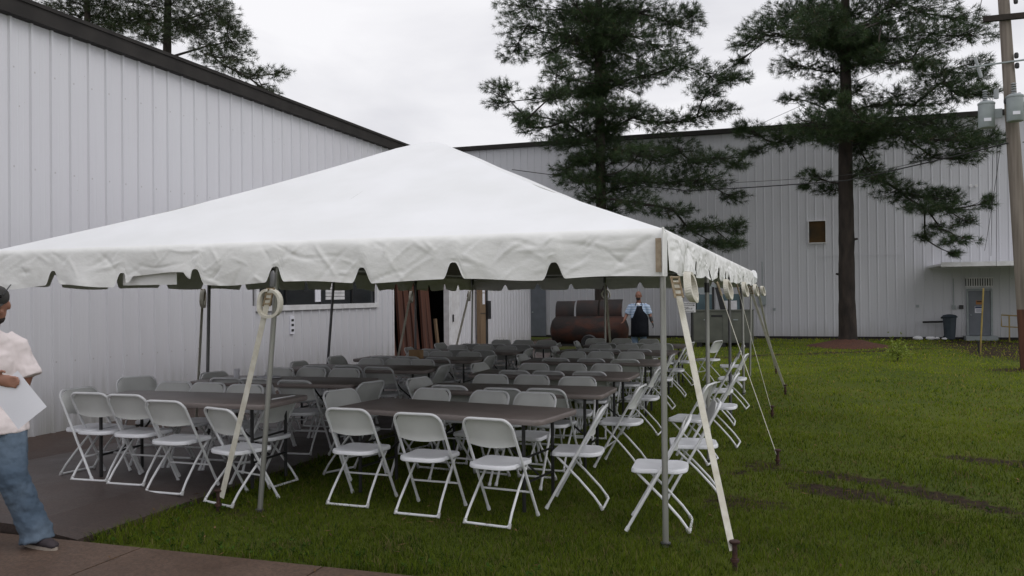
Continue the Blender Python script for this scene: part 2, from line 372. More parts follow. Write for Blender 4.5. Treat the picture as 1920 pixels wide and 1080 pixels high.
def wet_concrete(name, c1, c2, c3, rough=(.28, .6)):
    X = bpy.data.materials.new(name); X.use_nodes = True; t = X.node_tree; b = t.nodes['Principled BSDF']
    g = t.nodes.new('ShaderNodeNewGeometry')
    n = t.nodes.new('ShaderNodeTexNoise'); n.inputs['Scale'].default_value = .9; n.inputs['Detail'].default_value = 7; n.inputs['Roughness'].default_value = .62
    n2 = t.nodes.new('ShaderNodeTexNoise'); n2.inputs['Scale'].default_value = 45; n2.inputs['Detail'].default_value = 5; n2.inputs['Roughness'].default_value = .8
    for q in (n, n2): t.links.new(g.outputs['Position'], q.inputs['Vector'])
    r = t.nodes.new('ShaderNodeValToRGB'); r.color_ramp.elements[0].position = .35; r.color_ramp.elements[1].position = .68
    r.color_ramp.elements[0].color = (*c1, 1); r.color_ramp.elements[1].color = (*c2, 1); t.links.new(n.outputs[0], r.inputs[0])
    r2 = t.nodes.new('ShaderNodeValToRGB'); r2.color_ramp.elements[0].position = .42; r2.color_ramp.elements[1].position = .62
    r2.color_ramp.elements[0].color = (.55, .55, .55, 1); r2.color_ramp.elements[1].color = (1.25, 1.22, 1.2, 1); t.links.new(n2.outputs[0], r2.inputs[0])
    mu = t.nodes.new('ShaderNodeMix'); mu.data_type = 'RGBA'; mu.blend_type = 'MULTIPLY'; mu.inputs[0].default_value = .8
    t.links.new(r.outputs[0], mu.inputs[6]); t.links.new(r2.outputs[0], mu.inputs[7]); t.links.new(mu.outputs[2], b.inputs['Base Color'])
    mr = t.nodes.new('ShaderNodeMapRange'); mr.inputs[1].default_value = .35; mr.inputs[2].default_value = .62; mr.inputs[3].default_value = rough[0]; mr.inputs[4].default_value = rough[1]
    t.links.new(n.outputs[0], mr.inputs[0]); t.links.new(mr.outputs[0], b.inputs['Roughness'])
    bp = t.nodes.new('ShaderNodeBump'); bp.inputs['Strength'].default_value = .35; bp.inputs['Distance'].default_value = .006
    t.links.new(n2.outputs[0], bp.inputs['Height']); t.links.new(bp.outputs[0], b.inputs['Normal'])
    return X
M['slab'] = wet_concrete('wet_slab', (.052, .037, .033), (.085, .063, .056), None, (.38, .6))
M['walk'] = wet_concrete('damp_sidewalk', (.085, .052, .036), (.13, .085, .062), None, (.5, .75))
M['apronfloor'] = wet_concrete('dirty_footing', (.055, .034, .026), (.09, .06, .048), None, (.5, .8))
# slab in bays with open joints
def slab_bay(name, x0, x1, y0, y1, zf, m, thick=.10, step=.25):
    nx = max(2, int((x1-x0)/step)+1); ny = max(2, int((y1-y0)/step)+1)
    xs = np.linspace(x0, x1, nx); ys = np.linspace(y0, y1, ny); bm = bmesh.new()
    T = [[bm.verts.new((x, y, zf(x, y)+.004)) for x in xs] for y in ys]
    for j in range(ny-1):
        for i in range(nx-1): bm.faces.new((T[j][i], T[j][i+1], T[j+1][i+1], T[j+1][i]))
    edge = [T[0][i] for i in range(nx)]+[T[j][-1] for j in range(1, ny)]+[T[-1][i] for i in range(nx-2, -1, -1)]+[T[j][0] for j in range(ny-2, 0, -1)]
    low = [bm.verts.new((v.co.x, v.co.y, v.co.z-thick)) for v in edge]; n = len(edge)
    for i in range(n): bm.faces.new((edge[i], low[i], low[(i+1) % n], edge[(i+1) % n]))
    bmesh.ops.recalc_face_normals(bm, faces=bm.faces)
    me = bpy.data.meshes.new(name); bm.to_mesh(me); bm.free(); me.materials.append(m)
    return me
slab = empty('concrete_slab', kind='structure')
yb = [-1.12, 3.0, 7.0, 11.0, 15.0, 19.0]
for i in range(5):
    link(slab_bay('slab_bay', -6.68, -3.98, yb[i]+.008, yb[i+1]-.008, floor_z, M['slab']), 'slab_bay', slab)
walkway = empty('sidewalk', kind='structure')
xw = [-14, -11.6, -9.2, -6.8, -5.3, -3.39, -1.98, .42]
for i in range(len(xw)-1):
    x0, x1 = xw[i], xw[i+1]
    link(slab_bay('sidewalk_bay', x0+.007, x1-.007, -2.9, -1.145, lambda x, y: .012, M['walk']), 'sidewalk_bay', walkway)
link(slab_bay('footing_strip', -8.3, -6.70, -2, 27.9, lambda x, y: -.004+.02*math.sin(x*2), M['apronfloor'], step=.8), 'footing_strip', kind='structure')
link(slab_bay('slab_front_left', -8.2, -6.70, -1.12, 1.2, lambda x, y: .004, M['apronfloor'], step=.5), 'footing_ramp', kind='structure')

# ------------------------------------------------------------------ grass blades
def make_grass():
    rs = np.random.RandomState(3); C = np.array([CX, CY])
    parts = []
    # sample by distance with falling density, inside a generous wedge in front of the camera
    for n, d0, d1, hh, ww in ((150000, 3.0, 7.5, .050, .0042), (110000, 7.5, 13, .05, .0065), (80000, 13, 24, .052, .011), (45000, 24, 35, .055, .018)):
        d = np.sqrt(rs.uniform(d0**2, d1**2, n)) if d0 < 7 else rs.uniform(d0, d1, n)
        a = rs.uniform(-.78, .72, n)+(-YAW*-1)
        x = CX+d*np.sin(a); y = CY+d*np.cos(a)
        parts.append((x, y, np.full(n, hh), np.full(n, ww)))
    x, y, h, wd = [np.concatenate([p[i] for p in parts]) for i in range(4)]
    # keep off the concrete (ragged, slightly creeping edge)
    jag = .05*np.sin(y*9)+.04*np.sin(y*23+1)+.03*rs.randn(len(x))
    ok = (x > -4.02+jag) & ~((y < -1.10+jag) & (x < .5)) & (y < 27.8) & ~((x < -3.98) & (y < 19.))
    s = soil_at(x, y); hf_ = np.sin(17*x+3*np.sin(9*y))*np.sin(19*y+2.5*np.sin(11*x)); mf_ = np.sin(6.1*x+2*np.sin(4*y))*np.sin(7.3*y+1.7*np.sin(5*x))
    s = s*(.62+.45*hf_+.35*mf_); ok &= rs.uniform(0, 1, len(x)) > s*1.05+.12*(mf_ < -.6)
    x, y, h, wd, s = x[ok], y[ok], h[ok], wd[ok], s[ok]
    clump = .5+.5*np.sin(x*2.3+1.1*np.sin(y*1.9))*np.sin(y*2.9+x); edge = np.exp(-np.clip(y+1.1, 0, 9)*7)*(x < .6)+np.exp(-np.clip(x+4.0, 0, 9)*9)*(y < 16)
    h = h*(.45+.85*rs.rand(len(x)))*(.62+.62*clump)*(1+.55*np.clip(edge, 0, 1)); n = len(x)
    a = rs.uniform(0, 2*np.pi, n); lean = h*rs.uniform(.15, 1.1, n); b = rs.uniform(0, 2*np.pi, n)
    z0 = np.where(x < -3.6, -.02, lumps(x, y)-.004); dx, dy = np.cos(a)*wd/2, np.sin(a)*wd/2
    P0 = np.stack([x-dx, y-dy, z0], 1); P1 = np.stack([x+dx, y+dy, z0], 1)
    mx_, my_ = x+np.cos(b)*lean*.35, y+np.sin(b)*lean*.35
    P2 = np.stack([mx_+dx*.8, my_+dy*.8, z0+h*.6], 1); P3 = np.stack([mx_-dx*.8, my_-dy*.8, z0+h*.6], 1)
    P4 = np.stack([x+np.cos(b)*lean, y+np.sin(b)*lean, z0+h*.95], 1)
    V = np.stack([P0, P1, P2, P3, P4], 1).reshape(-1, 3); i = np.arange(n)*5
    F3 = np.concatenate([np.stack([i, i+1, i+2], 1), np.stack([i, i+2, i+3], 1), np.stack([i+3, i+2, i+4], 1)])
    u = rs.rand(n); g1 = np.array([.042, .072, .008]); g2 = np.array([.150, .200, .018]); g3 = np.array([.20, .165, .075]); g4 = np.array([.026, .052, .014])
    big = .5+.5*np.sin(x*.8+2)*np.sin(y*.55+.5*x)
    mid = .5+.5*np.sin(x*5.1+2*np.sin(y*3.3))*np.sin(y*4.7+1.5*np.sin(x*2.9)); c = g1+(g2-g1)*(np.clip(u*.55+big*.25+mid*.35, 0, 1))[:, None]
    c = np.where((rs.rand(n) < .10+.22*(mid < .2)*(big < .6)+.25*s)[:, None], g3*(.6+.6*rs.rand(n))[:, None], c); c = np.where((rs.rand(n) < .2*(1-big))[:, None], g4, c)
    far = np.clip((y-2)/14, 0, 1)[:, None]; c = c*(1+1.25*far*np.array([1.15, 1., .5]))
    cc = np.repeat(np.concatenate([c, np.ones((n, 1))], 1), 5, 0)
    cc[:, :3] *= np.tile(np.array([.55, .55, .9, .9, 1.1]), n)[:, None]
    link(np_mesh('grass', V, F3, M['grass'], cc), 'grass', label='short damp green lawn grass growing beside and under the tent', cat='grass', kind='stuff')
make_grass()
def make_weeds():
    rs = np.random.RandomState(9); V = []; C = []
    for k in range(420):
        if k < 170: x, y = rs.uniform(-4.0, -3.4), rs.uniform(-1.0, 3.2)
        elif k < 300: x, y = rs.uniform(-4, .3), rs.uniform(-1.08, -.7)
        else: x, y = rs.uniform(-3.8, 5), rs.uniform(-1., 7)
        if abs(x) > 3.8 and y < -1: continue
        sz = rs.uniform(.014, .036); tone = np.array([.040, .078, .014])*rs.uniform(.6, 1.5)
        for q in range(rs.randint(4, 10)):
            a = rs.uniform(0, 6.28); el = rs.uniform(.1, 1.1); d = np.array([np.cos(a)*np.cos(el), np.sin(a)*np.cos(el), np.sin(el)]); sd = np.array([-np.sin(a), np.cos(a), 0])
            b = np.array([x, y, -.005])+np.array([np.cos(a), np.sin(a), 0])*sz*.3*rs.rand()+np.array([0, 0, .02*rs.rand()]); L_ = sz*rs.uniform(.7, 1.3); w_ = L_*.28
            V += [b, b+d*L_*.5+sd*w_, b+d*L_-np.array([0, 0, .15*L_]), b+d*L_*.5-sd*w_]; C += [[*(tone*rs.uniform(.8, 1.25)), 1]]*4
    V = np.array(V); link(np_mesh('weeds', V, np.arange(len(V)).reshape(-1, 4), M['grass'], np.array(C)), 'weeds', label='small broad leaved weeds and clover scattered in the lawn grass', cat='weeds', kind='stuff')
make_weeds()
def make_litter():
    rs = np.random.RandomState(19); n = 900; d = np.sqrt(rs.uniform(9, 260, n)); a = rs.uniform(-.75, .7, n)+YAW; x = CX+d*np.sin(a); y = CY+d*np.cos(a)
    ok = (x > -4.3); x, y = x[ok], y[ok]; n = len(x); z = np.where(x < -3.9, .03, .022+.02*rs.rand(n)); t = rs.uniform(0, 6.28, n); L_ = rs.uniform(.012, .045, n); w_ = rs.uniform(.002, .009, n)
    dx, dy = np.cos(t)*L_, np.sin(t)*L_; ex, ey = -np.sin(t)*w_, np.cos(t)*w_; up = rs.uniform(-.008, .012, n)
    V = np.stack([np.stack([x-dx, y-dy, z], 1), np.stack([x+ex, y+ey, z+.003], 1), np.stack([x+dx, y+dy, z+up], 1), np.stack([x-ex, y-ey, z+.002], 1)], 1).reshape(-1, 3)
    c = np.array([.16, .10, .055])*rs.uniform(.4, 1.7, n)[:, None]; C = np.repeat(np.concatenate([c, np.ones((n, 1))], 1), 4, 0)
    link(np_mesh('fallen_leaves', V, np.arange(n*4).reshape(-1, 4), M['grass'], C), 'fallen_leaves', label='brown dead leaves and pine needles scattered on the grass and slab', cat='leaves', kind='stuff')
make_litter()

# ------------------------------------------------------------------ buildings
PANELS = {}
def panel_mesh(z0, z1, m, key, width=.305):
    rh = .028 if key == 'l' else .017
    k = (round(z0, 2), round(z1, 2), key, width)
    if k not in PANELS:
        b = bmesh.new(); pr = [(0, 0), (.012, rh), (.042, rh), (.056, 0), (.13, 0), (.14, .0018), (.15, .0018), (.16, 0), (.212, 0), (.222, .0018), (.232, .0018), (.242, 0), (width, 0)]
        A = [b.verts.new((u, -v, z0)) for u, v in pr]; B = [b.verts.new((u, -v, z1)) for u, v in pr]
        for i in range(len(pr)-1): b.faces.new((A[i], A[i+1], B[i+1], B[i]))
        me = bpy.data.meshes.new('wall_panel'); b.to_mesh(me); b.free(); me.materials.append(m); PANELS[k] = me
    return PANELS[k]
# --- long left building: wall in the plane x = -8.18, panels face +x
WX = -8.18
lb = empty('warehouse', (WX, 9, 0), label='long white corrugated metal warehouse on the left beside the tent', cat='building')
def lbp(o): o.parent = lb; o.matrix_parent_inverse = Matrix.Translation((-WX, -9, 0)); return o
y = -7.77
WIN = (7.0, 11.46, 1.57, 2.62); DOOR = (12.35, 15.52, 0, 3.1)
while y < 23.1:
    segs = [(-.02, 5.3)]
    mid = y+.15
    if WIN[0] < mid < WIN[1]: segs = [(-.02, WIN[2]), (WIN[3], 5.3)]
    elif DOOR[0] < mid < 16.3: segs = [(DOOR[3], 5.3)]
    for z0, z1 in segs:
        o = link(panel_mesh(z0, z1, M['wall'], 'l'), 'wall_panel', None, (WX, y, 0), (0, 0, R(90))); lbp(o)
    y += .305
ye = y
b = MB(); b.box(-8.32, WX+.13, -7.8, ye+.05, 5.17, 5.39); b.box(WX+.13, WX+.15, -7.8, ye+.05, 5.36, 5.41); lbp(b.build('fascia', M['fascia']))
b = MB(); b.prism([(-8.32, 5.3), (-22, 6.6), (-22, 6.45), (-8.32, 5.15)], 0, 1, None); bm_ = b.bm
for v in bm_.verts: v.co = Vector((v.co.x, -7.8+(ye+7.8)*v.co.z, v.co.y))
lbp(b.build('roof', M['roof']))
b = MB(); b.box(-22, WX-.05, ye-.02, ye+.02, 0, 5.2); b.box(-22, -21.9, -7.8, ye-.03, 0, 5.2); lbp(b.build('end_wall', M['wall']))
# interior backing (a dim room behind window and door)
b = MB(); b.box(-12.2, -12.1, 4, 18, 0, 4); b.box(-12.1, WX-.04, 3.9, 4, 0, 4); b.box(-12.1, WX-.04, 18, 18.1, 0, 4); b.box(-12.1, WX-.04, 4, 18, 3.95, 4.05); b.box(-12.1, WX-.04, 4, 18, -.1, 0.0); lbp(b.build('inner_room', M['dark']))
# window band
f = MB(); f.box(WX-.02, WX+.05, WIN[0]-.08, WIN[1]+.08, WIN[2]-.10, WIN[2]); f.box(WX-.02, WX+.05, WIN[0]-.08, WIN[1]+.08, WIN[3], WIN[3]+.1)
f.box(WX-.02, WX+.048, WIN[0]-.08, WIN[0], WIN[2], WIN[3]); f.box(WX-.02, WX+.048, WIN[1], WIN[1]+.08, WIN[2], WIN[3])
wf = lbp(f.build('window', M['trimwhite']))
def sub(o, par): o.parent = par; return o
g = MB().box(WX-.06, WX-.03, WIN[0], WIN[1], WIN[2], WIN[3]).build('pane', M['glassdark']); sub(g, wf)
for i in range(3):
    sub(MB().box(WX-.028, WX-.005, WIN[0]+.9+i*1.25, WIN[0]+.94+i*1.25, WIN[2], WIN[3]).build('mullion', M['blackmetal']), wf)
for i in range(5):
    sub(MB().box(WX-.027, WX-.012, 9.35, 10.1, 1.66+i*.07, 1.72+i*.07).build('blind_slat', M['trimwhite']), wf)
sub(MB().box(WX-.027, WX-.012, 8.95, 9.18, 1.62, 2.1).build('window_notice', M['paper']), wf)
# door opening trims + slid-open door leaf
f = MB(); f.box(WX-.1, WX+.03, DOOR[0]-.05, DOOR[0], 0, 3.1); f.box(WX-.1, WX+.034, DOOR[0]-.05, 16.3, 3.1, 3.22); lbp(f.build('door_frame', M['trimwhite']))
f = MB(); f.box(WX-.06, WX+.10, 15.54, 16.3, .02, 3.08); f.box(WX+.10, WX+.115, 15.6, 15.66, .02, 3.08); d = lbp(f.build('sliding_door', M['trimwhite'], label='white sliding door leaf pushed open'))
sub(MB().box(WX+.115, WX+.14, 15.75, 15.79, 1.0, 1.2).build('handle', M['blackmetal']), d)
# outlet with marks on the wall
o = MB().box(WX+.005, WX+.03, 8.0, 8.13, 1.02, 1.36).build('wall_notice', M['paper']); lbp(o)
for i, z in enumerate((1.28, 1.19, 1.09)):
    sub(MB().box(WX+.031, WX+.034, 8.025, 8.105, z-.02, z+.025).build('notice_mark', M['black']), o)
# stacked boards inside
t = empty('lumber_stack', (-8.5, 14.75, 0), label='red brown boards standing upright inside the open warehouse door', cat='lumber')
for i, (yy, ww, hh, dd) in enumerate([(-1.75, .22, 2.3, -.35), (-1.45, .22, 2.5, -.4), (-1.1, .26, 2.2, -.3), (-.78, .3, 2.9, -.2), (-.45, .3, 2.5, -.15), (-.12, .3, 2.9, -.1), (.2, .3, 2.75, 0), (.5, .24, 2.6, .02), (.72, .1, 1.1, .15)]):
    MB().box(-.03, .03, -ww/2, ww/2, 0, hh).build('board', M['lumber'] if i < 8 else M['postwood'], t, loc=(dd, yy, 0)).rotation_euler = (0, R(-4-i % 3), 0)
t = empty('red_ladder', (-8.9, 12.9, 0), label='dark red ladder leaning inside the left edge of the warehouse doorway', cat='ladder')
M['ladder'] = mat('dark_red', (.11, .02, .018), (.07, .015, .013), 4, .6)
for yy in (-.18, .18): MB().tube([(0, yy, 0), (-.35, yy, 2.6)], .022, 6).build('rail', M['ladder'], t)
for i in range(8): MB().tube([(-.35*(i+1)*.3/2.6, -.18, .3*(i+1)), (-.35*(i+1)*.3/2.6, .18, .3*(i+1))], .014, 6).build('rung', M['ladder'], t)

# post with notices and conduit in front of the left wall
px_ = atY(896, 600, 17.9); 
t = empty('notice_post', (WX+.12, 18.0, 0), label='tan wooden post with white papers beside black conduit on the warehouse wall', cat='post')
MB().box(-.06, .06, -.25, .18, 0, 3.3).build('post', M['postwood'], t)
MB().box(-.061, .065, -.24, .17, 1.17, 1.19).build('band', M['blackmetal'], t)
for z0, z1 in ((1.45, 1.78), (1.80, 2.15), (2.2, 2.5)): MB().box(.062, .066, -.08, .12, z0, z1).build('paper', M['paper'], t)
MB().tube([(.02, .30, 0), (.02, .30, 3.3)], .07, 10).build('conduit', M['blackmetal'], t, smooth=True)
MB().box(-.02, .14, .2, .45, 1.0, 1.55).build('switch_box', M['blackmetal'], t)

# --- far building, wall in the plane y = 28, panels face -y
FY = 28.
fb = empty('factory_building', (0, FY, 0), label='tall grey white corrugated metal building across the lawn behind the pines', cat='building')
def fbp(o, par=None):
    o.parent = par or fb
    if not par: o.matrix_parent_inverse = Matrix.Translation((0, -FY, 0))
    return o
x = -14.0
FW = (1.35, 1.93, 3.57, 4.37)
while x < 18:
    segs = [(-.1, 7.9)]
    if x+.3 > FW[0] and x < FW[1]: segs = [(-.1, FW[2]), (FW[3], 7.9)]
    for z0, z1 in segs: fbp(link(panel_mesh(z0, z1, M['wall_far'], 'f'), 'wall_panel', None, (x, FY, 0)))
    x += .305
fbp(MB().box(-14.1, 18.2, FY-.16, FY+.1, 7.88, 8.06).build('fascia', M['fascia']))
b = MB(); b.box(-14.1, 18.2, FY+.1, FY+25, 7.9, 8.0); fbp(b.build('roof', M['roof']))
b = MB(); b.box(-14.05, -14.0, FY+.05, FY+25, 0, 7.88); b.box(18.1, 18.15, FY+.05, FY+25, 0, 7.88); b.box(-14, 18.1, FY+24.9, FY+25, 0, 7.88); fbp(b.build('end_wall', M['wall_far']))
fbp(MB().box(-14, 18.1, FY-.045, FY+.0, -.1, .06).build('base_trim', M['fascia']))
for z in (3.05, 5.6):
    fbp(MB().box(1.6, 4.6, FY-.036, FY-.029, z, z+.025).build('panel_seam', M['wall_far']))
x0, x1, z0, z1 = FW
xa = -14+.305*int((x0+14)/.305); xb = xa+.305*3
f = MB(); f.box(x0-.035, x1+.035, FY-.07, FY+.0, z0-.04, z0); f.box(x0-.035, x1+.035, FY-.07, FY+.0, z1, z1+.03); f.box(x0-.035, x0, FY-.068, FY, z0, z1); f.box(x1, x1+.035, FY-.068, FY, z0, z1)
wf = fbp(f.build('window', M['trimwhite'])); fbp(MB().box(x0, x1, FY-.02, FY-.01, z0, z1).build('pane', M['amber']), wf)
b = MB(); b.box(xa-.31, x0-.03, FY+.001, FY+.01, z0-.1, z1+.1); b.box(x1+.03, xb+.31, FY+.001, FY+.01, z0-.1, z1+.1); fbp(b.build('patch_panel', M['wall_far']))
# entry canopy, door, vent
cq = atY(1764, 497, FY-3.0); b = MB(); b.box(cq.x, 12.5, FY-3.0, FY-.03, cq.z-.02, cq.z+.05); b.box(cq.x, 12.5, FY-3.04, FY-3.0, cq.z-.06, cq.z+.09); cn = fbp(b.build('entry_canopy', M['trimwhite']))
b = MB(); b.box(6.60, 6.66, FY-.09, FY-.0, .1, 1.78); b.box(7.36, 7.42, FY-.09, FY, .1, 1.78); b.box(6.66, 7.36, FY-.09, FY, 1.72, 1.78); b.box(6.5, 7.5, FY-.5, FY, -.05, .12); fbp(b.build('door_frame', M['galv']))
d = fbp(MB().box(6.67, 7.35, FY-.07, FY-.04, .13, 1.71).build('door', M['doorgrey']))
fbp(MB().box(6.90, 7.10, FY-.078, FY-.072, 1.22, 1.36).build('orange_notice', M['orange']), d)
fbp(MB().box(6.92, 7.08, FY-.082, FY-.079, 1.30, 1.34).build('notice_heading', M['black']), d)
nn = fbp(MB().box(6.86, 7.12, FY-.078, FY-.072, .92, 1.16).build('white_notice', M['paper']), d)
b = MB(); b.box(6.87, 7.11, FY-.082, FY-.079, 1.09, 1.15)
for i in range(3): b.box(6.90, 7.08, FY-.082, FY-.079, .96+i*.04, .972+i*.04)
fbp(b.build('notice_print', M['navy']), d)
fbp(MB().tube([(6.73, FY-.12, .85), (6.73, FY-.07, .85)], .025, 8).build('handle', M['galv']), d)
v = fbp(MB().box(6.58, 7.42, FY-.10, FY-.03, 1.86, 2.16).build('transom_vent', M['blackmetal']))
for i in range(11): fbp(MB().box(6.60+i*.076, 6.635+i*.076, FY-.14, FY-.10, 1.88, 2.14).build('vent_bar', M['trimwhite']), v)
fbp(MB().box(6.56, 7.44, FY-.15, FY-.10, 2.14, 2.18).build('vent_rail', M['trimwhite']), v); fbp(MB().box(6.56, 7.44, FY-.15, FY-.10, 1.84, 1.88).build('vent_rail', M['trimwhite']), v)
b = MB(); b.tube([(6.19, FY-.06, 1.2), (6.19, FY-.06, 2.15)], .016, 6); b.box(6.13, 6.25, FY-.1, FY-.03, 1.05, 1.2); fbp(b.build('conduit', M['galv']))
fbp(MB().box(6.36, 6.50, FY-.09, FY-.03, 1.06, 1.20).build('switch_box', M['blackmetal']))
b = MB(); b.tube([(-.35, FY-.08, 1.6), (-.35, FY-.08, 2.9)], .02, 6); b.box(-.5, -.22, FY-.16, FY-.03, 1.25, 1.75); b.lathe([(.09, 0), (.09, .08), (.05, .1)], (-.36, FY-.17, 1.5), 12, 'y'); fbp(b.build('electric_meter', M['galv']))
for q in (1819, 1829):
    p = atY(q, 349, FY); fbp(MB().lathe([(.05, 0), (.06, .05), (.03, .1)], (p.x, FY-.14, p.z), 10, 'y').build('wall_lamp', M['trimwhite']))
for q, r_ in ((1452, 580), (1720, 574)):
    p = atY(q, r_, FY); fbp(MB().box(p.x-.05, p.x+.05, FY-.05, FY-.029, p.z-.05, p.z+.05).build('outlet', M['galv']))
# grey service door near the warehouse corner
d = fbp(MB().box(-9.62, -8.95, FY-.05, FY-.03, .02, 2.15).build('service_door', M['doorgrey'])); fbp(MB().box(-9.72, -8.85, FY-.12, FY-.02, 2.15, 2.3).build('door_hood', M['trimwhite']), d)
fbp(MB().tube([(-9.52, FY-.11, 1.0), (-9.52, FY-.05, 1.0)], .03, 8).build('handle', M['galv']), d)

# ------------------------------------------------------------------ tent
S = 3.048; EZ = 2.16; RZ = 3.52
tent = empty('frame_tent', (0, 0, 0), label='large white frame tent with scalloped valance over rows of tables and chairs', cat='tent')
def nz(x, y, z=0.): return noise.noise(Vector((x, y, z)))
def canopy():
    st = S/20; o = .0
    nx, ny = 40, 80; V = []; W, Ln = 2*S, 4*S
    for j in range(ny+1):
        for i in range(nx+1):
            u, v = i*st, j*st
            d = min(u, W-u, v, Ln-v); t = d/S
            z = EZ+(RZ-EZ)*(t-.045*math.sin(math.pi*t)) - .05*max(0, t-.93)/.07
            z += .006*nz(u*1.3, v*1.3)*min(1, t*6)
            ex = (u-W/2)/(W/2)*o; ey = (v-Ln/2)/(Ln/2)*o
            V.append((-W+u+ex, v+ey, z))
    Fs = []
    for j in range(ny):
        for i in range(nx):
            a = j*(nx+1)+i; b, c, d = a+1, a+nx+2, a+nx+1
            # diagonals follow the hips
            lowj = j < ny/2; left = i < nx/2
            if lowj == left: Fs += [(a, b, c), (a, c, d)]
            else: Fs += [(a, b, d), (b, c, d)]
    me = np_mesh('canopy', V, Fs, M['canvas']); me.polygons.foreach_set('use_smooth', [True]*len(me.polygons)); me.set_sharp_from_angle(angle=R(16))
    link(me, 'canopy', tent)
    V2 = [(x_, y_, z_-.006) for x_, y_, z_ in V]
    ml = np_mesh('shade_sheet', V2, Fs, M['shade_sheet'], smooth=True); link(ml, 'shade_sheet', tent)  # added grey sheet just under the canopy, darkens the tent interior
canopy()
def ridged(x, y, z=0.): return 1-abs(nz(x, y, z))*2
def valance(p0, p1, outn, seed, fold=None, drop=.33, crinkle=1., name='valance', fine=.013):
    """hanging scalloped band from p0 to p1, outward normal outn"""
    p0 = Vector(p0); p1 = Vector(p1); L = (p1-p0).length; d = (p1-p0)/L; n = int(L/fine); rows = 24
    rv = random.Random(int(seed*10)); segs_ = []
    for k in range(int(L*22*crinkle)):
        a_ = R(rv.choice((rv.uniform(20, 65), rv.uniform(115, 160), rv.uniform(-15, 15), rv.uniform(70, 110) if crinkle > 1.5 else rv.uniform(30, 60))))
        segs_.append((rv.uniform(0, L), rv.uniform(-drop, -.01), math.cos(a_), math.sin(a_), rv.uniform(.05, .26), rv.choice((-1, 1))*rv.uniform(.003, .011), rv.uniform(.006, .016)))
    seg_by = [[q_ for q_ in segs_ if abs(q_[0]-(k*.5+.25)) < .55] for k in range(int(L/.5)+2)]
    nv = round(L/(S/4)); pitch = L/nv; V = []; outn = Vector(outn)
    for i in range(n+1):
        s = i/n*L; k = s/pitch; near = round(k); off = abs(k-near)*pitch
        hw = .085; dep = .115
        if near in (0, nv): notch = 0
        else:
            q = off/hw; notch = dep*(1-min(1, max(0, (q-.22)/.78))**1.5) if q < 1 else 0
            if q < 1: notch = dep*.5*(1+math.cos(math.pi*min(1, max(0, (q-.15)/.85))))
        bot = drop+.012*math.sin(s*5+seed)+.02*nz(s*1.5, seed)
        if fold and fold[0]*pitch < s < fold[1]*pitch:
            e = min(s-fold[0]*pitch, fold[1]*pitch-s)/.07; bot -= .085*min(1, e)
            notch *= .4
        Ln_ = bot-notch
        for r in range(rows+1):
            t = r/rows; dd_ = Ln_*1.06*t; r0_ = .055; a0_ = .42; arc = r0_*(math.pi/2-a0_)
            if dd_ < arc: an = a0_+dd_/r0_; ov = r0_*(math.sin(an)-math.sin(a0_)); z = -r0_*(math.cos(a0_)-math.cos(an))
            else: ov = r0_*(1-math.sin(a0_)); z = -r0_*math.cos(a0_)-(dd_-arc)
            bulge = .02*math.sin(t*math.pi*.6)+.012*nz(s*2.2, z*3, seed)*t*3
            wr = .016*crinkle*nz(s*1.9, z*2.5, seed)+.007*crinkle*nz(s*5, z*6, seed+3)
            for (cs, cz, cd, sd_, ln_, am, wd_) in seg_by[int(s/.5)]:
                du, dv = s-cs, z-cz; al = du*cd+dv*sd_
                if abs(al) < ln_:
                    pe = (-du*sd_+dv*cd)+.02*math.sin(al*9+cs)
                    if abs(pe) < wd_*3: wr += am*math.exp(-(pe/wd_)**2)*(1-(al/ln_)**2)
            wr *= min(1, t*3.5)
            edgecurl = .02*max(0, t-.8)/.2*nz(s*3, seed+2)
            off_ = ov+(bulge+wr+edgecurl)*min(1, t*4); P = p0+d*s+outn*off_+d*(2*s/L-1)*max(0, abs(2*s/L-1)-.9)*10*.04*min(1, t*6)
            V.append((P.x, P.y, EZ+z+.004))
    Fs = []
    for i in range(n):
        for r in range(rows):
            a = i*(rows+1)+r; Fs.append((a, a+rows+1, a+rows+2, a+1))
    me = np_mesh(name, V, Fs, M['vinylfold'], smooth=True)
    return link(me, name, tent)
e = .0
valance((-2*S-e, -e, 0), (e, -e, 0), (0, -1, 0), 1., fold=(2.05, 2.95))
valance((e, -e, 0), (e, 4*S+e, 0), (1, 0, 0), 5., drop=.30, crinkle=2.1)
valance((-2*S-e, -e, 0), (-2*S-e, 4*S+e, 0), (-1, 0, 0), 8., fine=.03)
valance((-2*S-e, 4*S+e, 0), (e, 4*S+e, 0), (0, 1, 0), 11., fine=.03)
# folded-up flap of inner cloth seen under the lifted scallop
b = MB(); b.box(-4.62, -4.06, .02, .026, 1.83, 1.95); b.build('inner_flap', M['vinylfold'], tent)
# lace-up corner patches
MB().box(-.036, .004, -.074, -.070, 1.86, 2.09).build('corner_patch', M['edgetan'], tent)
b = MB(); b.box(.010, .018, -.085, -.02, 1.83, 2.165); b.build('corner_edge', M['vinylfold'], tent)
# little white corner cap at the far right corner
b = MB(); b.ell((.05, 4*S+.04, 2.03), .075, .08, .14, 12)
for v in b.bm.verts: v.co += Vector((nz(v.co.x*14, v.co.z*14), nz(v.co.y*14, v.co.z*12, 3), nz(v.co.z*15, v.co.x*12, 7)))*.045
b.build('corner_cap', M['canvas'], tent, smooth=True)
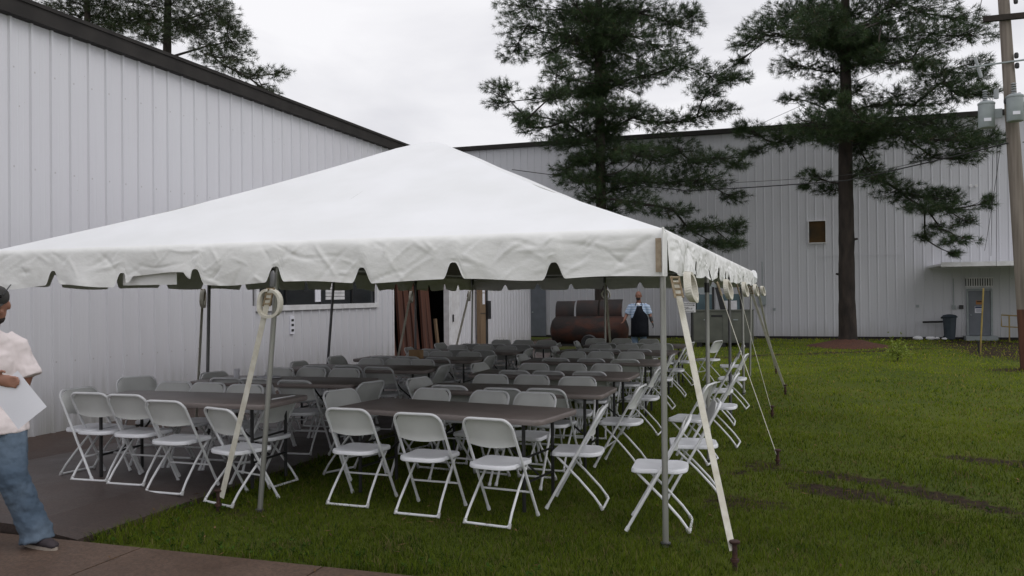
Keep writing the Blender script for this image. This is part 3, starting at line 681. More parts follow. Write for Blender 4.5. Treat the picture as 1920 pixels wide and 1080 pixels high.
# frame: perimeter rails, rafters, ridge
b = MB()
for A, B in (((-2*S, 0), (0, 0)), ((0, 0), (0, 4*S)), ((-2*S, 4*S), (0, 4*S)), ((-2*S, 0), (-2*S, 4*S))):
    b.tube([(A[0], A[1], EZ-.06), (B[0], B[1], EZ-.06)], .025, 8)
b.build('perimeter_rail', M['alu'], tent, smooth=True)
rid = RZ-.12
MB().tube([(-S, S, rid), (-S, 3*S, rid)], .025, 8).build('ridge_pipe', M['alu'], tent, smooth=True)
for A, B in [((0, 0), (-S, S)), ((-2*S, 0), (-S, S)), ((0, 4*S), (-S, 3*S)), ((-2*S, 4*S), (-S, 3*S)), ((-S, 0), (-S, S)), ((-S, 4*S), (-S, 3*S))]+[((x_, k*S), (-S, k*S)) for k in (1, 2, 3) for x_ in (0, -2*S)]:
    MB().tube([(A[0], A[1], EZ-.06), (B[0], B[1], rid)], .025, 8).build('rafter', M['alu'], tent, smooth=True)
# (top xy, base shift, outward dir)
POLES = [((0, 0), (.0, .0), (.7, -.7)), ((0, S), (0, 0), (1, 0)), ((0, 2*S), (0, 0), (1, 0)), ((0, 3*S), (0, 0), (1, 0)), ((0, 4*S), (-.05, 0), (.7, .7)),
         ((-S, 0), (-.20, .0), (0, -1)), ((-2*S, 0), (-.1, 0), (-.7, -.7)), ((-2*S, S), (-.06, 0), (-1, 0)), ((-2*S, 2*S), (-.2, 0), (-1, 0)), ((-2*S, 3*S), (-.03, 0), (-1, 0)), ((-2*S, 4*S), (-.05, 0), (-.7, .7)), ((-S, 4*S), (0, 0), (0, 1))]
for i, ((x_, y_), (bx, by), _) in enumerate(POLES):
    dull = i in (2, 7, 8, 9)
    zf_ = floor_z(x_+bx, y_+by); rr = .021
    p = MB().tube([(x_+bx, y_+by, zf_-.03), (x_, y_, EZ-.03)], rr, 12).build('pole', M['alud'] if dull else M['alu'], tent, smooth=True)
    MB().lathe([(rr+.006, 0), (rr+.006, .14), (rr+.001, .145)], (x_, y_, EZ-.2), 12).build('pole_collar', M['alud'], tent, smooth=True)
    MB().lathe([(rr+.012, 0), (rr+.014, .012), (rr+.002, .016)], (x_+bx, y_+by, zf_), 12).build('pole_foot', M['alud'], tent, smooth=True)
# bullet-shaped fitting poking through the front valance at the middle pole
MB().tube([(-S+.0, -.095, 1.80), (-S+.01, -.10, 1.90), (-S+.01, -.10, 1.925)], [.022, .022, .008], 12).build('pole_tip', M['alud'], tent, smooth=True)
MB().lathe([(.027, 0), (.027, .10)], (0, S, 1.72), 12).build('tape_band', M['blackmetal'], tent)

# ratchet straps and stakes
def strap(i, top, stake_xy, lab, loopdir, wv, zt=1.86, loop=.105, shift=Vector((0, 0, 0)), lk=1.0):
    t = empty('ratchet_strap', (stake_xy[0], stake_xy[1], 0), label=lab, cat='strap', group='cream ratchet straps tying the tent down')
    o0 = Vector((stake_xy[0], stake_xy[1], 0)); T = Vector(top); B = Vector((stake_xy[0], stake_xy[1], .10))
    mid = (T+B)/2+Vector((0, 0, -.015)); P = [T-o0, mid-o0, B-o0]
    MB().tube(P, .01, flat=(.024, .0018, wv)).build('webbing', M['strap'], t)
    # slack coil hanging in a loop
    L_ = Vector(loopdir).normalized(); pts = []
    for k in range(33):
        a = math.pi/2-.12-(2*math.pi-.24)*k/32; fat = (.66+.34*(1-math.sin(a))/2*1.3) if i < 5 else 1.0
        pts.append(T-o0+shift+L_*(loop*math.cos(a)*fat*lk+.006*math.sin(3*a+i))+Vector((.035*(1-math.sin(a))/2 if i < 5 else 0, 0, (-.045+.094*math.sin(a) if i < 5 else -.095+.105*math.sin(a))+.006*math.sin(2*a+2*i))))
    MB().tube(pts, .01, flat=(.024, .009 if i < 5 else .011, Vector((0, 0, 1)).cross(L_)+Vector((0, 0, .12)))).build('hanging_loop', M['strap'], t)
    b = MB(); dd = (B-T).normalized(); c = T-o0+dd*.02
    q = Vector(wv).normalized()
    for s_ in (-1, 1): b.tube([c+q*.03*s_-dd*.05, c+q*.03*s_+dd*.10], .009, 6)
    for k in range(4): b.tube([c-q*.034+dd*(-.04+.04*k), c+q*.034+dd*(-.04+.04*k)], .009, 6)
    b.build('ratchet', M['ratchet'], t, smooth=True)
def stake(x_, y_, lab, h=.13, tilt=0):
    t = empty('tent_stake', (x_, y_, 0), label=lab, cat='stake', group='rusty iron tent stakes'); t.rotation_euler = (tilt, 0, 0)
    MB().lathe([(.016, -.2), (.016, h)], (0, 0, 0), 10).build('shaft', M['rust'], t, smooth=True)
    MB().lathe([(.03, 0), (.034, .006), (.034, .014), (.028, .02)], (0, 0, h), 12).build('head', M['rust'], t, smooth=True)
    MB().lathe([(.027, 0), (.027, .02)], (0, 0, .03), 10).build('collar', M['rust'], t, smooth=True)
ST = [((.10, -.10, 1.80), (.47, -.36), 'cream ratchet strap running from the near right corner pole to its stake', (.15, 1, 0), (.75, .66, 0)),
      ((.11, S, 1.80), (.66, 3.04), 'cream ratchet strap at the second pole of the lawn side, edge on', (.2, 1, 0), (0, 1, .0)),
      ((.11, 2*S, 1.80), (.52, 6.45), 'thin looking cream strap at the third pole of the lawn side', (.2, 1, 0), (0, 1, 0)),
      ((.12, 3*S, 1.80), (.66, 9.32), 'wide cream strap facing us at the fourth pole of the lawn side', (.2, 1, 0), (1, -.6, 0)),
      ((.12, 4*S+.1, 1.80), (.43, 13.05), 'cream strap at the farthest corner pole of the lawn side', (.3, 1, 0), (1, -.6, 0)),
      ((-S+.0, -.13, 1.76), (-3.56, -.05-.02), 'cream ratchet strap with round loop at the middle pole of the front', (1, 0, 0), (1, 0, 0)),
      ((-2*S-.1, S, 1.8), (-2*S-.30, S+.1), 'cream strap with small loop at the second pole on the wall side', (-.5, 1, 0), (0, 1, 0)),
      ((-2*S-.1, 3*S, 1.8), (-2*S-.45, 3*S-.1), 'slack strap in front of the dark doorway at the wall side', (-.2, 1, 0), (.5, 1, 0)),
      ((-2*S-.1, 4*S+.05, 1.8), (-2*S-.7, 4*S+.4), 'twisted strap at the far left corner pole near the notice post', (-.3, 1, 0), (1, .6, 0)),
      ((-S, 4*S+.1, 1.8), (-S, 4*S+.7), 'cream strap at the middle pole of the back end before the smoker', (1, 0, 0), (1, 0, 0))]
for i, (a_, b_, lab, ld, wv) in enumerate(ST):
    if i == 5:
        t0 = len(bpy.data.objects)
    strap(i, a_, b_, lab, ld, wv, lk=.85 if i != 5 else 1.0, loop=.10, shift=Vector((.085, -.02, 0)) if i < 5 else Vector((0, 0, 0)))
SL = ['rusty stake with mushroom head nearest the camera at the bottom right', 'rusty stake in the grass at the second lawn side strap', 'rusty stake in the grass at the third lawn side strap',
      'rusty stake in the grass at the fourth lawn side strap', 'farthest rusty stake on the lawn side near the back corner', 'rusty stake at the slab edge under the front middle strap']
for (a_, b_, *_), lab in zip(ST[:6], SL): stake(b_[0]+(.012 if a_[0] > -1 else -.03), b_[1], lab, .13 if b_[1] > 1 else .145)
for (a_, b_, *_), lab in zip(ST[6:], ['rusty stake at the wall side second pole', 'rusty stake below the slack strap at the doorway', 'rusty stake of the far left corner pole', 'rusty stake behind the back end middle pole']):
    stake(b_[0], b_[1], lab)

# ------------------------------------------------------------------ chairs
def rounded(w_, d_, rf, rb, n=5):
    """plan outline: front edge at +d/2 with radius rf, rear edge at -d/2 with radius rb"""
    P = []
    for cx, cy, r_, a0 in ((w_/2-rf, d_/2-rf, rf, 0), (-w_/2+rf, d_/2-rf, rf, 90), (-w_/2+rb, -d_/2+rb, rb, 180), (w_/2-rb, -d_/2+rb, rb, 270)):
        for k in range(n+1):
            a = R(a0+90*k/n); P.append((cx+r_*math.cos(a), cy+r_*math.sin(a)))
    return P
def make_chair():
    t = empty('folding_chair')
    # front frame: inverted U tube from the back top down to the front feet
    def fr(s_, z):    # position along the front tube plane
        k = z/.80; return Vector((s_, .235-.455*k, z))
    pts = [fr(-.215, .01), fr(-.208, .45), fr(-.205, .68)]
    for a in range(0, 91, 18):
        pts.append(fr(-.205+.075*(1-math.cos(R(a))), .715+.078*math.sin(R(a))))
    pts = pts+[Vector((-p.x, p.y, p.z)) for p in pts[::-1]]
    pts = [fr(-.2155, .0), fr(-.215, .028)]+pts+[fr(.215, .028), fr(.2155, .0)]
    MB().tube(pts, [.0155, .0150]+[.0115]*(len(pts)-4)+[.0150, .0155], 8).build('back_frame', M['tube'], t, smooth=True)
    MB().tube([fr(-.208, .20), fr(.208, .20)], .0085, 6).build('stretcher', M['tube'], t, smooth=True)
    # rear legs with floor loop
    def q(s_): return [Vector((.165*s_, .17, .425)), Vector((.172*s_, -.02, .24)), Vector((.18*s_, -.145, .105)), Vector((.185*s_, -.20, .03)), Vector((.178*s_, -.212, .014)), Vector((.155*s_, -.216, .012))]
    pts = q(-1)+q(1)[::-1]
    MB().tube(pts, .010, 8).build('rear_leg_loop', M['tube'], t, smooth=True)
    for s_ in (-1, 1): MB().tube([(.187*s_, -.213, .0), (.186*s_, -.195, .035)], .014, 8).build('foot_cap', M['foot'], t, smooth=True)
    # seat
    b = bmesh.new(); layers = []
    out_ = rounded(.40, .40, .05, .13); nn_ = len(out_)
    def notch(x_, y_, k): 
        if abs(y_+.055) < .028: return (x_*(.93 if abs(x_) > .15 else 1), y_)
        return (x_, y_)
    for sc_, z_ in ((.97, .412), (1, .418), (1, .436), (.975, .446), (.90, .447), (.72, .440), (.4, .436)):
        layers.append([b.verts.new((*[v*sc_ for v in notch(x_, y_, 0)], z_)) for x_, y_ in out_])
    for v in [v for l in layers for v in l]: v.co.y += .0
    for A, B in zip(layers, layers[1:]):
        for j in range(nn_): b.faces.new((A[j], A[(j+1) % nn_], B[(j+1) % nn_], B[j]))
    b.faces.new(layers[-1]); b.faces.new(layers[0][::-1])
    bmesh.ops.recalc_face_normals(b, faces=b.faces)
    me = bpy.data.meshes.new('seat'); b.to_mesh(me); b.free(); me.materials.append(M['plastic']); me.polygons.foreach_set('use_smooth', [True]*len(me.polygons)); me.set_sharp_from_angle(angle=R(40))
    link(me, 'seat', t)
    # backrest shell: curved panel filling the top of the frame
    b = bmesh.new(); nx, nz_ = 12, 7; G = {}
    for side in (0, 1):
        for i in range(nx+1):
            u = -1+2*i/nx
            for j in range(nz_+1):
                v = j/nz_
                top = .792-.072*max(0, (abs(u)-.62)/.38)**2.2; bo = .575+.022*abs(u)**2-.010
                z_ = bo+(top-bo)*v; x_ = u*.202
                base = .235-.455*z_/.80
                dish = -.034*(1-u*u)*(1-.5*v)+.036*min(1, v*1.2)**.8*(1-abs(u)**6)
                rim = .010*(abs(2*v-1)**4)
                y_ = base+dish+(.008 if side else -.002)-(.010*max(0, 1-v/.14) if side == 0 else 0)
                G[side, i, j] = b.verts.new((x_, y_+.004, z_))
    for i in range(nx):
        for j in range(nz_):
            b.faces.new([G[0, i, j], G[0, i+1, j], G[0, i+1, j+1], G[0, i, j+1]]); b.faces.new([G[1, i, j], G[1, i, j+1], G[1, i+1, j+1], G[1, i+1, j]])
    for i in range(nx):
        for j in (0, nz_): b.faces.new([G[0, i, j], G[1, i, j], G[1, i+1, j], G[0, i+1, j]])
    for j in range(nz_):
        for i in (0, nx): b.faces.new([G[0, i, j], G[0, i, j+1], G[1, i, j+1], G[1, i, j]])
    bmesh.ops.recalc_face_normals(b, faces=b.faces)
    me = bpy.data.meshes.new('backrest'); b.to_mesh(me); b.free(); me.materials.append(M['backplastic']); me.polygons.foreach_set('use_smooth', [True]*len(me.polygons)); me.set_sharp_from_angle(angle=R(50))
    link(me, 'backrest', t)
    return t
chair0 = make_chair(); note_kids(chair0); used = [False]
def place_chair(x_, y_, rz, lab, grp, exact=False):
    c = chair0 if not used[0] else copy_tree(chair0); used[0] = True
    if not exact: x_ += rnd.uniform(-.03, .03); rz += rnd.uniform(-5, 5)
    c.location = (x_, y_, max(0., floor_z(x_, y_)+.004)); c.rotation_euler = (0, 0, R(rz)); setp(c, lab, 'chair', grp)
def make_table():
    t = empty('folding_table')
    b = bmesh.new(); layers = []; o_ = rounded(2.0, .76, .07, .07, 4)
    for sc_, z_ in (((.97, .93), .695), ((.995, .985), .700), ((1, 1), .715), ((1, 1), .735), ((.996, .99), .742), ((.985, .965), .745)):
        layers.append([b.verts.new((x_*sc_[0], y_*sc_[1], z_)) for x_, y_ in o_])
    for A, B in zip(layers, layers[1:]):
        for j in range(len(o_)): b.faces.new((A[j], A[(j+1) % len(o_)], B[(j+1) % len(o_)], B[j]))
    b.faces.new(layers[-1]); b.faces.new(layers[0][::-1]); bmesh.ops.recalc_face_normals(b, faces=b.faces)
    me = bpy.data.meshes.new('table_top'); b.to_mesh(me); b.free(); me.materials.append(M['table']); me.polygons.foreach_set('use_smooth', [True]*len(me.polygons)); me.set_sharp_from_angle(angle=R(35)); link(me, 'table_top', t)
    for sx in (-1, 1):
        for sy in (-1, 1): MB().tube([(.80*sx, .27*sy, 0), (.80*sx, .27*sy, .69)], .0155, 8).build('leg', M['blackmetal'], t, smooth=True)
        MB().tube([(.80*sx, -.27, .22), (.80*sx, .27, .22)], .011, 6).build('cross_bar', M['blackmetal'], t)
        b = MB(); b.tube([(.80*sx, 0, .24), (.52*sx, 0, .46), (.34*sx, 0, .68)], .010, 6); b.tube([(.80*sx, -.27, .42), (.80*sx, .27, .42)], .010, 6); b.tube([(.34*sx, -.2, .685), (.34*sx, .2, .685)], .009, 6); b.build('brace', M['blackmetal'], t)
    return t
table0 = make_table(); note_kids(table0)
ORD = ['first', 'second', 'third', 'fourth', 'fifth', 'sixth']
tabs = []
# right-hand (lawn side) row and left-hand (wall side) row: center, rotation, rear chairs y, far chairs y, xs
RT = [(-1.93, .92, -9, [.30, .18, .06], [1.86, 1.80, 1.76]), (-1.9, 2.50, 0, [2.16, 2.03, 2.08], [3.38, 3.42, 3.32]), (-1.96, 4.20, 0, [3.92, 3.94, 3.98], [5.0, 5.06, 5.1]),
      (-1.95, 6.28, 1, [5.98, 5.98, 5.9], [7.38, 7.42, 7.45]), (-2.0, 8.38, -1, [8.05, 8.08, 8.12], [9.35, 9.4, 9.4]), (-2.0, 10.25, 0, [9.75, 9.8, 9.8], [11.35, 11.4, 11.3])]
RXN = [[-2.62, -1.94, -1.30], [-2.48, -1.86, -1.42], [-2.40, -1.93, -1.47], [-2.43, -1.91, -1.44], [-2.41, -2.08, -1.62], [-2.5, -2.0, -1.5]]
RXF = [[-2.55, -1.95, -1.47], [-2.46, -1.98, -1.43], [-2.43, -1.97, -1.51], [-2.5, -2.07, -1.62], [-2.55, -2.05, -1.6], [-3.05, -2.5, -1.95]]
LT = [(-4.45, .70, 2, [.22, .17, .10], [1.42, 1.42, 1.46]), (-4.62, 2.45, 3, [2.0, 2.02, 2.08], [3.35, 3.45, 3.5]), (-4.6, 4.30, 2, [3.80, 3.87, 3.9], [5.12, 5.2, 5.25]),
      (-4.6, 6.1, 0, [5.6, 5.65, 5.7], [6.9, 6.92, 6.95]), (-4.55, 7.9, 0, [7.4, 7.4, 7.45], [8.6, 8.6, 8.6]), (-4.4, 9.6, 0, [9.0, 9.0, 9.05], [10.4, 10.42, 10.45])]
LXN = [[-5.22, -4.76, -4.28], [-5.12, -4.72, -4.28], [-5.05, -4.68, -4.22], [-5.0, -4.6, -4.15], [-5.0, -4.55, -4.1], [-4.9, -4.45, -4.0]]
LXF = [[-5.22, -4.80, -4.40], [-5.3, -4.86, -4.42], [-4.95, -4.55, -4.22], [-5.0, -4.6, -4.1], [-5.0, -4.5, -4.1], [-4.78, -4.3, -3.85]]
SIDES = ['left', 'middle', 'right']
def row(T, XN, XF, rown, endL, endR, skipR=()):
    for i, (cx, cy, rot, yn, yf) in enumerate(T):
        t = table0 if not tabs else copy_tree(table0); tabs.append(t)
        t.location = (cx, cy, floor_z(cx, cy)+.006); t.rotation_euler = (0, 0, R(rot))
        setp(t, f'brown plastic folding table, {ORD[i]} from the front in the {rown} row', 'table', 'brown folding tables under the tent')
        for k in range(3):
            r0 = rot*.5 if i else {'lawn side': (-2, -3, -8)}.get(rown, (3, 2, 0))[k]
            place_chair(XN[i][k], yn[k]+.215, r0, f'white folding chair, {SIDES[k]} of three on the near side of the {ORD[i]} {rown} table', 'white folding chairs under the tent', exact=(i == 0))
        for k in range(3):
            place_chair(XF[i][k], yf[k]-.215, 180+rot*.5, f'white folding chair, {SIDES[k]} of three on the far side of the {ORD[i]} {rown} table', 'white folding chairs under the tent')
        x_, y_, a = endL[i]; place_chair(x_+.215, y_, a, f'white folding chair at the left end of the {ORD[i]} {rown} table', 'white folding chairs under the tent', exact=(i == 0))
        x_, y_, a = endR[i]; place_chair(x_-.215, y_, a, f'white folding chair at the right end of the {ORD[i]} {rown} table', 'white folding chairs under the tent', exact=(i == 0))
row(RT, RXN, RXF, 'lawn side', [(-3.42, 1.45, -112), (-3.18, 2.78, -105), (-3.2, 4.85, -100), (-3.2, 6.6, -92), (-3.22, 8.6, -95), (-3.2, 10.3, -90)],
    [(-.62, .93, 95), (-.62, 2.6, 92), (-.74, 4.6, 90), (-.88, 6.95, 88), (-.9, 8.5, 92), (-.95, 10.3, 90)])
row(LT, LXN, LXF, 'wall side', [(-5.66, .52, -95), (-5.72, 2.55, -100), (-5.7, 4.4, -92), (-5.75, 5.45, -95), (-5.6, 7.8, -90), (-5.6, 9.1, -95)],
    [(-3.58, .88, 83), (-3.42, 2.4, 75), (-3.5, 4.5, 88), (-3.5, 6.3, 85), (-3.45, 8.0, 92), (-3.4, 9.6, 90)])
g_ = 'white folding chairs under the tent'
place_chair(-3.62, .25, -18, 'white folding chair turned aslant behind the front strap at the slab edge', g_, True)
place_chair(-6.0, 1.75, -125, 'white folding chair standing apart against the warehouse side of the tent', g_, True)
for (x_, y_, a), lab in zip([(-.10, .47, 94), (.02, 1.52, 100), (-.16, 2.98, 80), (.02, 4.02, 88), (-.13, 5.6, 92), (-.05, 7.25, 86), (-.22, 9.5, 95), (-.75, 10.9, 70)],
    ['white folding chair behind the near right corner pole, nearest of the edge line', 'second white folding chair along the lawn edge of the tent', 'third white folding chair along the lawn edge, turned a little away',
     'fourth white folding chair along the lawn edge beside the dark pole', 'fifth white folding chair along the lawn edge of the tent', 'sixth white folding chair along the lawn edge of the tent',
     'seventh white folding chair along the lawn edge of the tent', 'last white folding chair along the lawn edge, standing askew on grass']):
    place_chair(x_, y_, a, lab, g_, True)
# a few small things on the tables
b = MB(); b.box(-.09, .09, -.07, .07, 0, .13); c = b.build('cardboard_box', M['card'], None, loc=(-4.62, 5.95, .766)); setp(c, 'small tan cardboard box on a wall side table', 'box')
MB_ = MB().lathe([(.03, 0), (.035, .1), (.037, .1)], (0, 0, 0), 12).build('paper_cup', M['paper'], None, loc=(-5.3, 2.5, .79), smooth=True); setp(MB_, 'white paper cup on the second wall side table', 'cup')
b = MB(); b.ell((0, 0, .0), .16, .11, .015, 14); c = b.build('paper_plate', M['paper'], None, loc=(-4.9, 2.55, .80), smooth=True); setp(c, 'pale paper plate lying on the second wall side table', 'plate')

# ------------------------------------------------------------------ pines
def tufts(P, D, nn, ln, wd, rs, base, bright):
    """P tuft origins (n,3), D directions; nn needles each"""
    n = len(P); k = n*nn
    Pn = np.repeat(P, nn, 0); Dn = np.repeat(D, nn, 0)
    v = rs.randn(k, 3); v /= np.linalg.norm(v, axis=1)[:, None]
    d = Dn*.75+v*.95; d /= np.linalg.norm(d, axis=1)[:, None]
    L_ = ln*rs.uniform(.65, 1.15, k)[:, None]
    st = Pn-Dn*rs.uniform(0, .12, k)[:, None]
    sd = np.cross(d, rs.randn(k, 3)); sd /= np.linalg.norm(sd, axis=1)[:, None]
    tip = st+d*L_; tip[:, 2] -= .12*L_[:, 0]*rs.rand(k)
    A = st-sd*wd*.5; B = st+sd*wd*.5
    V = np.stack([A, B, tip], 1).reshape(-1, 3); F_ = np.arange(k*3).reshape(-1, 3)
    tone = np.repeat(rs.rand(n), nn); c = np.array(base)+(np.array(bright)-np.array(base))*(tone*.7+.3*rs.rand(k))[:, None]
    brown = rs.rand(k) < .03; c[brown] = (.10, .06, .03)
    cc = np.repeat(np.concatenate([c, np.ones((k, 1))], 1), 3, 0)
    return V, F_, cc
def bez(a, b, c, n): return [a*(1-t)**2+b*2*t*(1-t)+c*t*t for t in [i/n for i in range(n+1)]]
def pine(name, label, base, trunk_pts, radii, clumps, Yplane, seed, dens=1., needle=.21, spread=1.5, base_c=(.016, .034, .014), bright_c=(.055, .092, .030), low=None, bare=()):
    rs = np.random.RandomState(seed); rr = random.Random(seed)
    t = empty(name, base, label=label, cat='tree', group='tall pines around the buildings'); B0 = Vector(base)
    tp = [Vector(p) for p in trunk_pts]
    # refine trunk
    pts = []; rd = []
    for i in range(len(tp)-1):
        for k in range(6):
            f_ = k/6; pts.append(tp[i].lerp(tp[i+1], f_)); rd.append(radii[i]*(1-f_)+radii[i+1]*f_)
    pts.append(tp[-1]); rd.append(radii[-1])
    b = MB(); b.tube([p-B0+Vector((.015*nz(p.z*1.1, seed), .015*nz(p.z, 3+seed), 0)) for p in pts], [r_*(1+.07*nz(p.z*2.2, 7+seed)) for r_, p in zip(rd, pts)], 18)
    for z_, a in low or []:
        i = min(range(len(pts)), key=lambda q: abs(pts[q].z-z_)); b.tube([pts[i]-B0, pts[i]-B0+Vector((math.cos(a)*(rd[i]+.1), math.sin(a)*.1, .06))], [.06, .03], 7)
    b.build('trunk', M['bark'], t, smooth=True)
    def trunk_at(z_):
        for i in range(len(pts)-1):
            if pts[i].z <= z_ <= pts[i+1].z:
                f_ = (z_-pts[i].z)/(pts[i+1].z-pts[i].z+1e-9); return pts[i].lerp(pts[i+1], f_), rd[i]
        return (pts[0], rd[0]) if z_ < pts[0].z else (pts[-1], rd[-1])
    PP = []; DD = []; tw = MB()
    nodes = []
    for (cx, cy, rx, ry) in clumps:
        c = atY(cx, cy, Yplane); dist = (Vector((CX, CY, CZ))-c).length; sx, sz = rx/FPX*dist*1.12, ry/FPX*dist*1.12
        off = abs(c.x-trunk_at(c.z)[0].x)
        c = c+Vector((0, rr.uniform(-1, 1)*spread*(.5+.35*min(off, 3)/3), 0))
        nodes.append([c, sx, sz, (c-trunk_at(c.z)[0]).length, None, 0])
    # limbs seen only from other sides fill the crown out in depth
    zs = [n_[0].z for n_ in nodes]
    for k in range(int(len(nodes)*.75)):
        n_ = nodes[rr.randrange(len(clumps))]
        if n_[0].z < 5.6: continue
        tz = trunk_at(n_[0].z)[0]; v = n_[0]-tz
        a_ = rr.choice((-1, 1))*rr.uniform(1.1, 1.9); q = Vector((v.x*math.cos(a_)-v.y*math.sin(a_), abs(v.x)*math.sin(a_)+v.y*math.cos(a_), v.z))
        c = tz+Vector((q.x, q.y, 0)); nodes.append([c, n_[1]*.8, n_[2]*.8, (c-tz).length, None, 0])
    nodes.sort(key=lambda n_: n_[3])
    for i_, n_ in enumerate(nodes):
        best = None; bd = n_[3]*.95+.15
        for k in range(i_):
            m_ = nodes[k]
            if m_[3] > n_[3]-.15: continue
            v = n_[0]-m_[0]; dd_ = math.sqrt(v.x**2+v.y**2+(v.z*1.9)**2)+.12*m_[3]*0
            if dd_ < bd and dd_ < 2.6: bd = dd_; best = k
        n_[4] = best
    for n_ in reversed(nodes):
        n_[5] += 1
        if n_[4] is not None: nodes[n_[4]][5] += n_[5]
    nb = 0
    for n_ in nodes:
        c, sx, sz, off, par, cnt = n_
        if par is None:
            root = trunk_at(c.z-rr.uniform(.05, .3)-off*rr.uniform(-.05, .22))[0]
        else: root = nodes[par][0]+Vector((0, 0, -.02))
        L0 = (c-root).length; midp = root.lerp(c, .5)+Vector((rr.uniform(-.1, .1)*L0, rr.uniform(-.1, .1)*L0, rr.uniform(-.16, .12)*L0))
        path = bez(root, midp, c, 8); rb = min(.085, .014+.009*math.sqrt(cnt)*1.5); re = rb*.55 if cnt > 1 else .010
        MB().tube([p-B0 for p in path], [rb+(re-rb)*i/8 for i in range(9)], 6, cap=False).build('branch', M['bark2'], t, smooth=True); nb += 1
        n = int(dens*(sx*sz*230+26))
        for k in range(n):
            u = rs.randn(3); u *= 1.12*rs.rand()**.42/np.linalg.norm(u)
            p = c+Vector((u[0]*sx, u[1]*max(sx*.95, .3), (u[2]*.95+.1)*sz-.10*sz*abs(u[0])))
            a0 = path[rr.randint(5, 8)]
            dv = (p-a0)
            if dv.length < 1e-3: continue
            dn = (dv.normalized()+Vector((0, 0, .30))+(p-trunk_at(p.z)[0]).normalized()*.4).normalized()
            PP.append(p-B0); DD.append(dn)
            if k % 4 == 0:
                tw.tube([a0-B0, (a0.lerp(p, .5)+Vector((0, 0, -.05)))-B0, p-B0], [.011, .008, .004], 4, cap=False)
    for (x0_, y0_, x1_, y1_) in bare:
        a0 = atY(x0_, y0_, Yplane); a1 = atY(x1_, y1_, Yplane); m_ = a0.lerp(a1, .5)+Vector((0, .2, .1))
        MB().tube([q-B0 for q in bez(a0, m_, a1, 5)], [.02-.003*i for i in range(6)], 5, cap=False).build('branch', M['bark2'], t)
        for k in range(5):
            q = a0.lerp(a1, .3+.14*k); tw.tube([q-B0, q-B0+Vector((rr.uniform(-.3, .3), rr.uniform(-.2, .2), rr.uniform(-.05, .35)))], [.008, .003], 4, cap=False)
    tw.build('twigs', M['bark2'], t, kind='stuff')
    V, F_, cc = tufts(np.array([list(p) for p in PP]), np.array([list(p) for p in DD]), 26, needle, .0108, rs, base_c, bright_c)
    link(np_mesh('crown', V, F_, M['needle'], cc), 'crown', t)
    print(name, 'tufts', len(PP), 'tris', len(F_))
C1 = [(980,10,45,22),(1060,15,50,22),(1130,25,55,28),(1200,25,55,25),(1265,45,48,30),(1295,20,22,14),(1000,60,50,22),(965,98,30,20),(1060,62,45,26),(1110,75,40,22),(1180,78,50,26),(1240,98,50,24),(1040,112,36,18),(1120,120,40,20),
      (925,187,26,9),(962,178,34,12),(1005,168,38,16),(1050,160,35,18),(1100,165,42,20),(1160,155,45,24),(1220,152,45,20),(1285,140,42,24),(1340,145,40,20),(1385,162,25,12),(1330,182,34,14),(995,222,30,12),(1012,250,26,14),(1055,228,40,20),(1110,215,40,20),(1180,212,48,18),(1245,228,46,20),(1305,215,40,18),(1352,205,32,14),
      (1040,258,42,16),(1090,250,48,20),(1085,275,48,18),(1150,275,50,22),(1215,285,46,20),(1265,270,42,18),(1300,300,50,16),(1350,298,40,14),(1385,315,20,10),(1060,325,28,16),(1095,345,38,18),(1150,350,42,22),(1205,340,46,20),(1265,335,46,22),(1325,340,40,18),(1372,362,26,12),
      (1150,385,36,18),(1215,388,38,18),(1270,398,36,14),(1285,425,40,12),(1335,425,40,14),(1340,455,42,14),(1385,425,14,18),(1378,460,20,10),
      (1010,-40,50,25),(1090,-50,50,28),(1180,-55,50,28),(1250,-40,45,25),(1120,-120,60,30),(1040,-110,40,25),(1190,-120,45,25),(1130,-190,50,30),(1100,-240,30,25),(1150,-250,30,30)]
b1 = Vector((-5.5, 23, 0)); D1 = 23
def col_pts(px_list, Y): return [atY(a_, b_, Y) for a_, b_ in px_list]
tr1 = [b1]+col_pts([(1127, 545), (1127, 350), (1124, 190), (1121, 60), (1125, -60), (1122, -180), (1120, -285)], 23)
pine('pine_tree', 'dark pine with a broad layered crown rising behind the tent roof', b1, tr1, [.26, .22, .17, .155, .14, .11, .07, .02], C1+[(1125+dx_, y_, 34, 16) for dx_, y_ in ((-8, 30), (10, 70), (-6, 105), (12, 140), (-10, 175), (8, 205), (0, 240), (-5, 300), (8, 330), (0, 372))], 23, 11, dens=1.2, spread=1.6)
